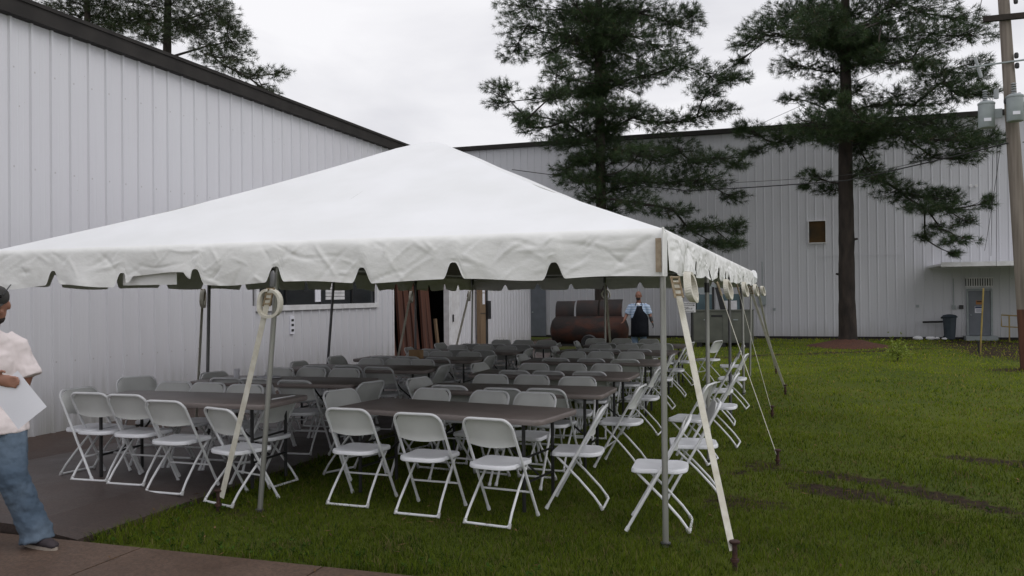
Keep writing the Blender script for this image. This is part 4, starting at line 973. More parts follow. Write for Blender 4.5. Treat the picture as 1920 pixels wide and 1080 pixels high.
C2 = [(1470,12,45,24),(1535,20,48,28),(1600,15,55,28),(1670,20,55,28),(1735,20,50,25),(1795,40,34,18),(1420,58,32,22),(1398,95,24,14),(1455,75,42,22),(1520,72,42,26),(1590,78,45,28),(1665,72,52,26),(1735,82,46,26),(1805,82,40,18),(1845,108,22,12),(1386,118,14,9),
      (1495,122,44,18),(1560,128,38,22),(1635,118,46,18),(1700,128,55,22),(1775,125,46,18),(1838,138,18,10),(1545,165,36,16),(1610,165,26,14),(1700,162,46,16),(1765,158,44,18),(1825,162,26,12),(1535,188,34,12),(1640,195,36,12),(1715,192,46,14),(1785,182,44,16),(1835,186,24,10),
      (1412,245,34,14),(1455,262,42,15),(1500,240,44,18),(1555,235,46,22),(1600,228,38,22),(1650,240,46,24),(1715,235,50,22),(1775,248,46,22),(1835,250,38,18),(1530,258,46,13),(1615,255,36,14),(1690,265,46,18),(1750,275,46,18),(1815,280,44,15),(1858,258,22,18),(1408,278,20,9),(1388,242,12,12),(1745,297,34,9),(1805,302,26,11),
      (1528,332,26,10),(1555,350,24,12),(1507,350,9,5),(1622,318,24,16),(1645,342,38,15),(1695,358,44,18),(1745,368,46,18),(1785,362,26,16),(1728,392,34,12),(1780,392,44,12),(1825,408,20,9),(1765,428,26,10),(1742,440,14,8),(1785,455,30,10),(1805,472,12,6),(1838,388,11,12),
      (1500,-40,50,26),(1580,-45,50,28),(1660,-45,50,28),(1730,-35,40,24),(1560,-110,50,30),(1640,-115,50,30),(1600,-180,45,30),(1600,-240,30,30)]
b2 = Vector((2.41, 23.2, 0)); 
tr2 = [b2+Vector((0, 0, -.05)), b2+Vector((0, 0, .35))]+col_pts([(1588, 560), (1587, 430), (1585, 300), (1586, 170), (1584, 50), (1586, -60), (1588, -180), (1590, -270)], 23.2)
pine('pine_tree', 'tall pine standing in the lawn in a ring of red mulch', b2, tr2, [.34, .28, .25, .235, .215, .175, .145, .11, .07, .02], C2, 23.2, 23, dens=1.1, spread=1.6, low=[(3.25, 0.1), (2.4, 2.8)], bare=[(1585, 270, 1480, 180), (1580, 250, 1500, 205)])
C3 = [(232,8,30,14),(275,15,38,18),(325,8,50,20),(385,12,42,20),(250,48,36,18),(300,45,28,18),(352,42,38,20),(402,40,36,22),(428,22,26,18),(380,78,38,16),(425,72,36,16),(455,55,18,11),(285,72,22,9),(400,105,36,12),(445,108,36,15),(487,122,26,12),(508,150,18,12),(460,138,36,12),(430,130,24,8),(500,168,20,7),
      (300,-50,55,25),(370,-50,50,25),(250,-40,35,20),(340,-110,50,25),(320,-170,40,25)]
b3 = atY(313, 400, 21.5); b3.z = 0
pine('pine_tree', 'pine showing above the warehouse roof, drooping to the right', b3, [b3]+col_pts([(313, 100), (315, 0), (313, -100), (313, -190)], 21.5), [.24, .16, .13, .08, .02], C3, 21.5, 31, dens=.85, spread=1.4, base_c=(.02, .032, .014), bright_c=(.05, .072, .026))
C4 = [(98,3,38,13),(150,8,38,18),(200,14,34,16),(182,38,30,13),(130,24,26,10),(213,50,24,12),(160,-40,55,25),(110,-45,40,20),(150,-100,45,25)]
b4 = atY(164, 400, 20); b4.z = 0
pine('pine_tree', 'smaller pine crown above the warehouse roof at the upper left', b4, [b4]+col_pts([(164, 60), (163, -40), (160, -120)], 20), [.2, .12, .08, .02], C4, 20, 37, dens=.85, spread=1.2, base_c=(.02, .032, .014), bright_c=(.05, .072, .026))
# mulch ring
b = MB(); b.lathe([(1.35, 0), (1.2, .05), (.8, .12), (.45, .2), (.3, .24)], (0, 0, 0), 28)
for v in b.bm.verts:
    r_ = v.co.xy.length; v.co.x *= 1+.12*nz(v.co.x*2, v.co.y*2); v.co.y *= 1+.12*nz(v.co.y*2, v.co.x*2); v.co.z += .04*nz(v.co.x*5, v.co.y*5)
b.build('mulch_bed', M['mulch'], None, smooth=True, loc=(2.41, 23.2, -.03), kind='structure')

# ------------------------------------------------------------------ utility pole
up = empty('utility_pole', (5.62, 15.12, 0), label='leaning wooden utility pole with crossarm at the right edge', cat='pole')
top = Vector((5.12-5.62, 0, 10.5))
def upat(z_): return top*(z_/10.5)
MB().tube([upat(-.02), upat(1.3)], [.17, .16], 18, cap=False).build('butt', M['polewood_low'], up, smooth=True)
MB().tube([upat(1.3), upat(2.2), upat(4), upat(7), upat(10.5)], [.16, .155, .142, .118, .098], 18).build('shaft', M['polewood'], up, smooth=True)
c = upat(7.62); b = MB(); b.box(-.45, 1.7, -.05, .05, -.06, .06, Matrix.Translation(c+Vector((0, -.15, 0)))); b.build('crossarm', M['bark2'], up)
c = upat(6.6); MB().tube([c+Vector((-.8, -.15, .0)), c+Vector((1.2, -.15, .12))], .02, 6).build('arm_bracket', M['galv'], up)
for z_, dx in ((7.9, .2), (6.72, .14), (6.5, .14), (5.85, .14), (5.75, -.12)): MB().lathe([(.035, 0), (.045, .03), (.045, .09), (.03, .12)], upat(z_)+Vector((dx, -.12, 0)), 8).build('insulator', M['blackmetal'], up)
def transformer(loc, lab):
    t = empty('transformer', loc, label=lab, cat='transformer', group='pole mounted transformers')
    MB().lathe([(.15, 0), (.165, .02), (.165, .5), (.175, .51), (.175, .54), (.12, .58)], (0, 0, 0), 20).build('tank', M['galv'], t, smooth=True)
    for q in ((-.03, -.03), ): 
        b = MB()
        for k in range(5): b.lathe([(.035, 0), (.06, .015), (.035, .035)], (q[0], q[1], .58+k*.05), 10)
        b.build('bushing', M['porcelain'], t, smooth=True)
    MB().box(-.08, .06, -.172, -.166, .12, .19).build('plate', M['paper'], t)
    MB().box(.15, .3, -.03, .03, .2, .4).build('mount_bracket', M['galv'], t)
    return t
p = atY(1850, 240, 15.0); transformer((p.x, 15.0, p.z), 'grey transformer can hanging left of the utility pole')
p = atY(1902, 229, 14.8); transformer((p.x, 14.72, p.z), 'grey transformer can mounted in front of the utility pole')
b = MB(); p = atY(1840, 145, 15.0)-Vector((5.62, 15.12, 0)); b.tube([p, p+Vector((-.12, 0, .45))], .035, 8); p2 = atY(1868, 185, 15)-Vector((5.62, 15.12, 0)); b.tube([p2, p2+Vector((0, 0, .2))], .05, 8); b.build('cutout_fuse', M['porcelain'], up, smooth=True)
def wire(name, pts, r_, lab, sag=0., grp='overhead wires'):
    P = []; pts = [Vector(p) for p in pts]
    for A, B in zip(pts, pts[1:]):
        for k in range(10): f_ = k/10; P.append(A.lerp(B, f_)-Vector((0, 0, sag*4*f_*(1-f_))))
    P.append(pts[-1]); MB().tube(P, r_, 5).build(name, M['wire'], None, label=lab, cat='wire', group=grp)
pp = Vector((5.62, 15.12, 0))
wire('service_cable', [atY(960, 318, 26), atY(1290, 358, 22), atY(1590, 338, 19.5), pp+upat(4.9)+Vector((-.13, -.1, 0))], .016, 'thick black cable sagging from the utility pole across to the tent peak', .02)
wire('service_cable', [atY(1290, 345, 22.5), atY(1620, 325, 19), pp+upat(5.0)+Vector((-.13, -.1, 0))], .007, 'thin wire running just above the thick sagging cable', .05)
wire('power_line', [pp+upat(4.9)+Vector((.15, -.1, 0)), pp+Vector((14, -4, 6))], .012, 'cable leaving the pole towards the right below the transformer', .2)
wire('power_line', [pp+upat(5.6)+Vector((.15, -.1, 0)), pp+Vector((14, -4, 7))], .009, 'upper cable leaving the pole towards the right', .2)
wire('power_line', [pp+upat(8.0)+Vector((.15, -.1, 0)), pp+Vector((10, -3, 14))], .012, 'line rising to the right from the pole above the crossarm', .05)
wire('power_line', [pp+Vector((-.6, -.1, 9.2)), atY(1830, 52, 18), pp+Vector((-7, 14, 8))], .008, 'thin line dropping left from the pole top', .0)
for i, (a_, z_) in enumerate(((1858, 480), (1868, 500), (1846, 470))):
    wire('drop_wire', [atY(1862+i*7, 250+i*12, 15.1), atY(a_, z_, 24)], .006, ['drop wire from the transformer to the entry canopy, left', 'drop wire from the transformer to the entry canopy, right', 'drop wire from the transformer to the entry canopy, middle'][i], .1, 'drop wires to the entry canopy')

# ------------------------------------------------------------------ right-hand small things
t = empty('trash_can', (5.93, 27.15, 0), label='dark blue wheeled trash can beside the grey entry door', cat='bin')
MB().loft([((0, 0, .03), .17, .17, (1, 0, 0), (0, 1, 0)), ((0, 0, .78), .22, .22, (1, 0, 0), (0, 1, 0))], 8).build('body', M['binblue'], t)
b = MB(); b.lathe([(.25, 0), (.26, .03), (.2, .09), (.05, .12)], (0, 0, .78), 14); b.box(-.24, .24, .18, .26, .74, .8); b.build('lid', M['binblue'], t, smooth=True)
MB().tube([(-.18, .17, .07), (.18, .17, .07)], .07, 12).build('wheels', M['blackmetal'], t)
b = MB().tube([atY(1730, 604, 27.7), atY(1775, 603, 27.7)], .035, 8).build('drain_pipe', M['blackmetal'], None, label='black horizontal pipe on the far wall left of the trash can', cat='pipe')
for i, (q, s_) in enumerate(((1722, .18), (1744, .16), (1757, .1), (1768, .09))):
    p = atY(q, 630, 27.3); b = MB(); b.ell((0, 0, .03), s_, s_*.6, s_*.45, 10)
    for v in b.bm.verts: v.co += v.co*.25*nz(v.co.x*9+i, v.co.y*9, v.co.z*9)
    b.build('white_bag', M['white'], None, loc=(p.x, 27.3-.3*(i == 3), .02), smooth=True, label=['white bundled bag at the foot of the far wall, left', 'second white bag by the far wall near the pipe', 'small white lump below the black pipe', 'small pale cup shaped litter left of the trash can'][i], cat='bag', group='white litter at the far wall')
t = empty('hand_rail', (8.0, 26.6, 0), label='yellow painted pipe handrail right of the grey entry door', cat='railing')
for k in range(3):
    MB().tube([(-.35+k*.9, 0, -.05), (-.35+k*.9, 0, .85)], .022, 8).build('rail_post', M['yellow'], t)
b = MB(); b.tube([(-.58, 0, .5), (-.58, 0, .88), (2, 0, .72)], .022, 8); b.tube([(-.58, 0, .5), (-.35, 0, .48), (2, 0, .35)], .02, 8); b.build('top_rail', M['yellow'], t)
p = Vector((5.0, 21.0, 0)); t = empty('marker_stake', p, label='thin weathered yellow pole with a small stub post in front of the entry door', cat='post')
a_ = atY(1844, 540, 21.0); b_ = atY(1838, 655, 21.0)
b_.z = -.02; MB().tube([b_-p, a_-p], .022, 7).build('shaft', M['yellow'], t); MB().tube([b_-p+Vector((-.05, -.05, 0)), b_-p+Vector((-.05, -.05, .3))], .03, 7).build('stub', M['blackmetal'], t)
# bush
def bush():
    rs = np.random.RandomState(5); n = 520; P = rs.randn(n, 3)*np.array([.13, .13, .16]); P[:, 2] = np.abs(P[:, 2])*1.1+.05+.12*rs.rand(n)
    D = rs.randn(n, 3); D[:, 2] = np.abs(D[:, 2]); D /= np.linalg.norm(D, axis=1)[:, None]
    sd = np.cross(D, rs.randn(n, 3)); sd /= np.linalg.norm(sd, axis=1)[:, None]; L_ = rs.uniform(.05, .09, n)[:, None]
    V = np.stack([P, P+D*L_*.5+sd*.016, P+D*L_, P+D*L_*.5-sd*.016], 1).reshape(-1, 3); F_ = np.arange(n*4).reshape(-1, 4)
    t = empty('bush', (3.2, 16.9, 0), label='small yellow green bush alone on the lawn', cat='bush'); link(np_mesh('foliage', V, F_, M['leafy']), 'foliage', t)
    b = MB()
    for k in range(9): a = k*.7; b.tube([(0, 0, 0), (.1*math.cos(a), .1*math.sin(a), .38+.03*(k % 3))], [.008, .004], 5)
    b.build('stems', M['bark2'], t)
bush()
# sign on a dark post
t = empty('office_sign', (-2.75, 17.2, 0), label='small white lettered sign on a dark post behind the tent', cat='sign')
p = atY(1290, 575, 17.2); t.location = (p.x, 17.2, 0)
zc = p.z; MB().tube([(.10, .03, 0), (.10, .03, zc+.12)], .032, 8).build('post', M['blackmetal'], t)
MB().box(-.20, .20, -.012, 0, zc-.15, zc+.13).build('board', M['trimwhite'], t)
def text(s_, size, loc, par, m):
    cu = bpy.data.curves.new('lettering', 'FONT'); cu.body = s_; cu.size = size; cu.align_x = 'CENTER'; cu.extrude = .001
    o = bpy.data.objects.new('tmp', cu); col.objects.link(o); dg = bpy.context.evaluated_depsgraph_get(); dg.update()
    me = bpy.data.meshes.new_from_object(o.evaluated_get(dg)); bpy.data.objects.remove(o); me.materials.clear(); me.materials.append(m)
    q = link(me, 'lettering', par, loc, (R(90), 0, 0)); return q
text('Warehouse', .078, (0, -.0135, zc+.065), t, M['black']); text('Office', .095, (0, -.0135, zc-.075), t, M['black'])
b = MB(); b.box(-.17, .17, -.016, -.012, zc+.03, zc+.04); b.prism([(.14, .055), (.185, .035), (.14, .015)], .012, .016, Matrix.Translation((0, 0, zc)) @ Matrix.Rotation(R(90), 4, 'X')); b.box(-.15, .16, -.016, -.012, zc-.125, zc-.112); b.build('arrow_lines', M['black'], t)

# olive cabinet and small vehicle behind it
p0 = atY(1300, 640, 22); p1 = atY(1411, 585, 22)
t = empty('equipment_cabinet', ((p0.x+p1.x)/2, 22.3, 0), label='low olive grey steel cabinet with two doors beyond the tent', cat='cabinet')
hw = (p1.x-p0.x)/2; H_ = 1.14
MB().box(-hw, hw, -.35, .35, .14, H_).build('body', M['olive'], t)
b = MB(); b.box(-hw-.02, hw+.02, -.38, .38, H_, H_+.04); b.build('lid', M['olive'], t)
for s_ in (-1, 1):
    dd = MB().box(.02 if s_ > 0 else -hw+.03, hw-.25 if s_ > 0 else -.02, -.365, -.35, .2, H_-.06).build('door', M['olive'], t)
    MB().box(s_*hw*.5-.12, s_*hw*.5+.02, -.385, -.366, .85, .88).build('handle', M['galv'], dd)
for s_ in (-.8, 0, .8): MB().box(s_*hw-.08, s_*hw+.08, -.33, .33, -.02, .139).build('skid', M['blackmetal'], t)
MB().box(-.35, .0, -.37, -.366, .95, 1.02).build('label_plate', M['blackmetal'], t)
t = empty('utility_cart', (p0.x+.7, 23.6, 0), label='small parked utility cart with tinted windows behind the olive cabinet', cat='cart')
b = MB(); b.box(-.75, .75, -.5, .6, .3, 1.1); b.build('body', M['olive'], t)
b = MB(); b.box(-.75, .78, -.5, .6, 1.92, 2.0); b.build('roof', M['galv'], t)
MB().box(-.70, -.20, -.49, -.47, 1.12, 1.68).build('side_window', M['teal'], t)
MB().box(-.70, -.2, -.492, -.468, 1.7, 1.9).build('upper_panel', M['galv'], t)
MB().box(-.20, -.12, -.5, -.45, 1.1, 1.92).build('door_pillar', M['blackmetal'], t)
b = MB(); b.prism([(-.10, 1.9), (.04, 1.9), (.30, 1.1), (.08, 1.1)], .44, .49, Matrix.Rotation(R(90), 4, 'X')); b.build('windshield_pillar', M['blackmetal'], t)
b = MB(); b.prism([(.08, 1.68), (.32, 1.14), (.74, 1.14), (.74, 1.52), (.72, 1.68)], .40, .43, Matrix.Rotation(R(90), 4, 'X')); b.build('windshield', M['teal'], t)
b = MB(); b.prism([(.14, 1.46), (.30, 1.16), (.60, 1.16), (.60, 1.46)], .434, .44, Matrix.Rotation(R(90), 4, 'X')); b.build('bright_panel', M['trimwhite'], t)
for x_ in (-.5, .5):
    for y_ in (-.5, .55): MB().lathe([(.28, -.08), (.3, -.06), (.3, .06), (.28, .08)], (x_, y_, .3), 16, 'y').build('wheel', M['blackmetal'], t)
for s_ in (-.72, .72):
    for y_ in (-.46, .56): MB().tube([(s_, y_, 1.1), (s_, y_, 1.92)], .025, 6).build('roof_post', M['blackmetal'], t)

# smoker / grill trailer
gx0, gx1 = -6.42, -3.98; gc = (gx0+gx1)/2; gl = gx1-gx0
t = empty('barrel_smoker', (gc, 19.8, 0), label='long rust brown barrel smoker with three raised dark lids', cat='grill')
prof = [(.02, -gl/2)]+[(.44*math.sin(R(a)), -gl/2+.22*(1-math.cos(R(a)))) for a in (25, 50, 75, 90)]+[(.44, gl/2-.22)]+[(.44*math.sin(R(a)), gl/2-.22*(1-math.cos(R(a)))) for a in (75, 50, 25)]+[(.02, gl/2)]
MB().lathe(prof, (0, 0, .60), 28, 'x').build('barrel', M['smoker'], t, smooth=True)
for i, (xa_, xb_, tl) in enumerate(((-1.08, -.48, 0), (-.42, .26, 1.2), (.33, 1.02, 2.4))):
    b = MB(); nseg = 10; rr_ = .44; A = []
    # raised lid: a quarter cylinder shell hinged at the rear top
    for th in (0, .02):
        ring = []
        for k in range(nseg+1):
            a = R(-25+105*k/nseg); r_ = rr_-th; ring.append((.28-r_*math.cos(a)*.62, 1.10+r_*math.sin(a)*.95+.03*0))
        A.append(ring)
    poly = A[0]+A[1][::-1]
    vs0 = [b.bm.verts.new((xa_, y_, z_+tl*.018)) for y_, z_ in poly]; vs1 = [b.bm.verts.new((xb_, y_, z_+tl*.018)) for y_, z_ in poly]; n_ = len(poly)
    for j in range(n_): b.bm.faces.new((vs0[j], vs0[(j+1) % n_], vs1[(j+1) % n_], vs1[j]))
    for vs, o_ in ((vs0, 0), (vs1, 0)):
        h_ = len(A[0])
        for k in range(h_-1): b.bm.faces.new((vs[k], vs[k+1], vs[n_-2-k], vs[n_-1-k]))
    lid = b.build('lid', M['smokerlid'], t, smooth=True)
    MB().tube([(xa_+.1, -.02, 1.0), (xb_-.1, -.02, 1.0)], .015, 6).build('lid_handle', M['rust'], lid)
b = MB(); b.box(-1.3, 1.5, -.3, -.24, .14, .2); b.box(-1.3, 1.5, .24, .3, .14, .2); b.box(-.1, .0, -.3, .3, .14, .2); b.build('trailer_frame', M['blackmetal'], t)
for y_ in (-.42, .42): MB().lathe([(.22, -.07), (.25, -.05), (.25, .05), (.22, .07)], (.1, y_, .25), 18, 'y').build('wheel', M['blackmetal'], t)
MB().tube([(-1.0, .1, .95), (-1.0, .1, 1.15)], .05, 10).build('flue', M['rust'], t)

# ------------------------------------------------------------------ people
def remeshed(name, mb, m, par, vox, disp=0., dscale=.2, sm=2, seed=0):
    o = mb.build(name, m, par)
    r_ = o.modifiers.new('remesh', 'REMESH'); r_.mode = 'VOXEL'; r_.voxel_size = vox; r_.use_smooth_shade = True
    s_ = o.modifiers.new('smooth', 'SMOOTH'); s_.factor = .6; s_.iterations = sm
    if disp:
        tx = bpy.data.textures.new(name+'_folds', 'CLOUDS'); tx.noise_scale = dscale; tx.noise_depth = 2
        d_ = o.modifiers.new('folds', 'DISPLACE'); d_.texture = tx; d_.strength = disp; d_.mid_level = .5; d_.texture_coords = 'LOCAL'
    dg = bpy.context.evaluated_depsgraph_get(); dg.update()
    me = bpy.data.meshes.new_from_object(o.evaluated_get(dg)); o.modifiers.clear(); o.data = me; me.name = name
    if not me.materials: me.materials.append(m)
    return o
X_, Y_ = Vector((1, 0, 0)), Vector((0, 1, 0))
def limb(mb, pts, rr_, n=12):
    mb.tube(pts, rr_, n)
    for p, r_ in zip(pts, rr_): mb.ell(p, r_*.99, r_*.99, r_*.99, 10)
def hand(mb, w_, d_, side, curl=.5, sz=1.):
    """w_ wrist point, d_ direction of the hand, side vector across the knuckles"""
    d_ = Vector(d_).normalized(); s_ = Vector(side).normalized(); nrm = d_.cross(s_)
    mb.loft([(w_, .028*sz, .02*sz, s_, nrm), (w_+d_*.04*sz, .038*sz, .018*sz, s_, nrm), (w_+d_*.09*sz, .042*sz, .014*sz, s_, nrm)], 10)
    for k, ln in enumerate((.070, .078, .073, .058)):
        b0 = w_+d_*.08*sz+s_*(.030-.020*k)*sz; c1 = curl*.7; a1 = (d_*math.cos(c1)+nrm*math.sin(c1)); c2 = curl*1.5; a2 = (d_*math.cos(c2)+nrm*math.sin(c2))
        p1 = b0+a1*ln*.5*sz; p2 = p1+a2*ln*.55*sz
        mb.tube([b0, p1, p2], [.0095*sz, .009*sz, .0075*sz], 8)
    tb = w_+d_*.02*sz+s_*.03*sz; t1 = tb+(d_*.6+s_*.7+nrm*.3).normalized()*.04*sz; mb.tube([tb, t1, t1+(d_*.95+nrm*.35).normalized()*.035*sz], [.014*sz, .0115*sz, .009*sz], 8)
def head(mb, c, f, s=1., beard=None):
    """c head centre, f facing direction"""
    f = Vector(f).normalized(); sd = Vector((0, 0, 1)).cross(f).normalized(); up = f.cross(sd) if f.cross(sd).z > 0 else -f.cross(sd)
    mt = Matrix((sd, f, up)).transposed()
    mb.ell(c+up*.02*s, .077*s, .095*s, .10*s, 16, mt); mb.ell(c+f*.018*s-up*.045*s, .062*s, .075*s, .075*s, 14, mt); mb.ell(c+f*.05*s-up*.09*s, .034*s, .034*s, .026*s, 10, mt)
    mb.loft([(c+f*.088*s+up*.015*s, .009*s, .008*s, sd, up), (c+f*.108*s-up*.022*s, .016*s, .012*s, sd, up), (c+f*.09*s-up*.03*s, .017*s, .01*s, sd, up)], 8)
    for q in (-1, 1):
        mb.ell(c+sd*.078*s*q-f*.005*s-up*.008*s, .01*s, .02*s, .032*s, 8, mt); mb.ell(c+sd*.032*s*q+f*.083*s+up*.03*s, .02*s, .012*s, .008*s, 8, mt)
        mb.ell(c+sd*.04*s*q+f*.07*s-up*.02*s, .02*s, .016*s, .018*s, 8, mt)
    mb.ell(c+f*.086*s-up*.057*s, .022*s, .009*s, .006*s, 8, mt); mb.ell(c+f*.084*s-up*.068*s, .018*s, .009*s, .006*s, 8, mt)
    return mt, sd, up
def eyes(par, c, f, s=1.):
    f = Vector(f).normalized(); sd = Vector((0, 0, 1)).cross(f).normalized(); up = f.cross(sd)
    if up.z < 0: up = -up
    b = MB()
    for q in (-1, 1): b.ell(c+sd*.031*s*q+f*.086*s+up*.012*s, .012*s, .006*s, .005*s, 8, Matrix((sd, f, up)).transposed())
    b.build('eyes', M['black'], par, smooth=True)

# near man at the left edge, cut by the frame, holding paper
man = empty('person', (-4.47, -1.42, .016), label='man in pale pink t-shirt, worn jeans and dark cap holding a white sheet of paper', cat='person')
hip = Vector((.0, 0, .985)); fwd = Vector((.75, -.55, 0)).normalized(); sdv = Vector((.55, .75, 0)).normalized()   # sdv = his left (screen right/far)
LF = Vector((.36, .08, .09)); RF = Vector((-.02, -.03, .09))
body = MB()
hc = Vector((.125, -.02, 1.665)); hf = Vector((.55, -.72, -.42))
head(body, hc, hf, 1.02)
body.loft([(Vector((.0, 0, 1.40)), .066, .062, sdv, fwd), (hc-Vector((0.02, 0, .07)), .055, .058, sdv, fwd)], 12)
body.loft([(hip, .15, .10, sdv, fwd), (hip+Vector((0, 0, .2)), .14, .10, sdv, fwd), (hip+Vector((0, 0, .38)), .16, .09, sdv, fwd), (hip+Vector((0, 0, .48)), .12, .08, sdv, fwd)], 14)
shL = hip+sdv*.19+Vector((-.03, 0, .44)); elL = shL+Vector((.075, .04, -.28)); wrL = elL+Vector((-.07, -.02, -.24))
shR = hip-sdv*.19+Vector((-.03, 0, .44)); elR = shR+Vector((-.09, -.05, -.28)); wrR = atY(-9, 712, -1.845)-Vector((-4.47, -1.42, .016)); elR = shR.lerp(wrR, .5)+Vector((-.10, .0, -.10))
dn_ = Vector((0, 0, -.035)); limb(body, [shL+dn_-sdv*.03, shL.lerp(elL, .5), elL, elL.lerp(wrL, .5), wrL], [.045, .047, .040, .036, .026])
limb(body, [shR+dn_+sdv*.03, shR.lerp(elR, .5), elR, elR.lerp(wrR, .5), wrR], [.045, .047, .040, .036, .026])
hand(body, wrR, CR-CU*.12, CU*1.0, .12)
hand(body, wrL, Vector((-.3, -.3, -.9)), Vector((.4, -.8, .2)), .5)
for F0, kn in ((LF, Vector((.18, -.03, .50))), (RF, Vector((-.14, -.08, .50)))):
    h0 = hip+(sdv if F0 is LF else -sdv)*.08; limb(body, [h0, kn, F0], [.075, .052, .038])
remeshed('body', body, M['skin'], man, .0075, sm=3)
eyes(man, hc, hf, 1.02)
sh = MB()
sh.loft([(hip+Vector((.065, 0, -.20)), .232, .190, sdv, fwd), (hip+Vector((.05, 0, -.10)), .225, .182, sdv, fwd), (hip+Vector((.025, 0, .0)), .208, .155, sdv, fwd), (hip+Vector((0, 0, .15)), .19, .135, sdv, fwd), (hip+Vector((0, 0, .33)), .205, .14, sdv, fwd), (hip+Vector((-.01, 0, .44)), .19, .115, sdv, fwd), (hip+Vector((.0, 0, .495)), .10, .085, sdv, fwd), (hip+Vector((.01, 0, .515)), .078, .074, sdv, fwd)], 20)
sh.tube([shL-sdv*.05+Vector((0, 0, .0)), shL+Vector((.03, .0, -.05)), shL.lerp(elL, .55), shL.lerp(elL, 1.0)+Vector((.02, 0, 0))], [.075, .074, .084, .092], 14)
sh.tube([shR+sdv*.05, shR+Vector((-.03, 0, -.05)), shR.lerp(elR, .55), shR.lerp(elR, .85)], [.085, .08, .088, .095], 14)
remeshed('t_shirt', sh, M['pinkshirt'], man, .009, disp=.03, dscale=.11, sm=4)
jn = MB(); kL = Vector((.27, -.03, .52)); kR = Vector((-.15, -.08, .50))
jn.loft([(hip+Vector((.01, 0, .06)), .165, .125, sdv, fwd), (hip+Vector((.02, 0, -.08)), .185, .14, sdv, fwd)], 16)
jn.tube([hip+sdv*.08+Vector((.02, 0, -.02)), hip+sdv*.08+Vector((.07, 0, -.16)), kL, LF.lerp(kL, .3)+Vector((0, 0, 0)), LF+Vector((.0, 0, .02)), LF+Vector((.015, 0, -.045))], [.12, .128, .100, .094, .106, .112], 16)
jn.tube([hip-sdv*.08+Vector((0, 0, -.02)), hip-sdv*.08+Vector((-.02, 0, -.16)), kR, RF.lerp(kR, .3), RF+Vector((0, 0, .02)), RF+Vector((-.01, 0, -.045))], [.12, .125, .098, .094, .104, .11], 16)
remeshed('jeans', jn, M['jeans'], man, .0095, disp=.032, dscale=.075, sm=3)
def shoe(par, at_, d_, s_=1.):
    d_ = Vector(d_).normalized(); sd_ = Vector((-d_.y, d_.x, 0)); b = MB(); up = Vector((0, 0, 1)); c = Vector((at_.x, at_.y, 0))
    b.loft([(c-d_*.09+up*.05, .035, .04, sd_, up), (c-d_*.05+up*.06, .04, .05, sd_, up), (c+d_*.04+up*.055, .042, .045, sd_, up), (c+d_*.12+up*.04, .048, .032, sd_, up), (c+d_*.185+up*.03, .036, .022, sd_, up), (c+d_*.205+up*.025, .015, .01, sd_, up)], 14)
    o = b.build('shoe', M['shoe'], par, smooth=True)
    b = MB(); b.loft([(c-d_*.105+up*.0, .028, .001, sd_, d_), (c-d_*.105+up*.001, .03, .001, sd_, d_)], 6)
    pl = [];
    for k in range(20):
        a = 2*math.pi*k/20; q = math.cos(a); w_ = .040+.010*max(0, q)-.01*max(0, q-.6); pl.append(c+d_*(.05+.16*q)+sd_*w_*math.sin(a))
    b = MB(); A = [b.bm.verts.new(p+up*.0) for p in pl]; B = [b.bm.verts.new(p+up*.022) for p in pl]
    for j in range(20): b.bm.faces.new((A[j], A[(j+1) % 20], B[(j+1) % 20], B[j]))
    b.bm.faces.new(A); b.bm.faces.new(B); b.build('sole', M['sole'], o)
shoe(man, LF+Vector((.0, 0, 0)), (.98, -.1, 0)); shoe(man, RF, (.5, -.85, 0))
# cap with sunglasses perched on it
f_ = hf.normalized(); sd_ = Vector((0, 0, 1)).cross(f_).normalized(); u_ = f_.cross(sd_); u_ = u_ if u_.z > 0 else -u_
mt = Matrix((sd_, f_, u_)).transposed()
b = MB(); b.ell(hc+u_*.055, .088, .105, .082, 16, mt); bmesh.ops.bisect_plane(b.bm, geom=b.bm.verts[:]+b.bm.edges[:]+b.bm.faces[:], plane_co=hc+u_*.035, plane_no=-u_, clear_outer=True)
cp = b.build('cap', M['cap'], man, smooth=True)
b = MB(); b.loft([(hc+u_*.045+f_*.085, .07, .006, sd_, u_), (hc+u_*.05+f_*.13, .062, .005, sd_, u_), (hc+u_*.05+f_*.165, .035, .004, sd_, u_)], 12); b.build('cap_brim', M['cap'], cp, smooth=True)
gl = MB()
for q in (-1, 1):
    gl.ell(hc+u_*.105+f_*.085+sd_*.035*q, .03, .008, .02, 10, mt); gl.tube([hc+u_*.11+f_*.08+sd_*.068*q, hc+u_*.125-f_*.04+sd_*.088*q, hc+u_*.12-f_*.07+sd_*.088*q], .004, 6)
gl.build('sunglasses', M['glassdark'], cp, smooth=True)
b = MB(); b.ell(hc+f_*.038-u_*.088, .056, .06, .038, 14, mt); b.build('beard', M['beard'], man, smooth=True)
# sheet of paper (an object he holds)
pc = atY(34, 750, -1.80)
pa = empty('paper_sheet', pc, label='white sheet of paper held by the man at the left edge', cat='paper')
b = bmesh.new(); G = {}
rt = CR.copy(); rt.z = 0; rt.normalize(); upv = Vector((0, 0, 1)); nrmv = rt.cross(upv)
e1 = (rt*.62-upv*.78).normalized(); e2 = (rt*.78+upv*.62).normalized()
for i in range(9):
    for j in range(9):
        u, v = i/8-.5, j/8-.5; G[i, j] = b.verts.new(e1*u*.29+e2*v*.225+nrmv*(.012*u*u-.008*v*v+.004*math.sin(4*u+3*v)))
for i in range(8):
    for j in range(8): b.faces.new((G[i, j], G[i+1, j], G[i+1, j+1], G[i, j+1]))
me = bpy.data.meshes.new('sheet'); b.to_mesh(me); b.free(); me.materials.append(M['paper']); me.polygons.foreach_set('use_smooth', [True]*len(me.polygons)); o = link(me, 'sheet', pa)

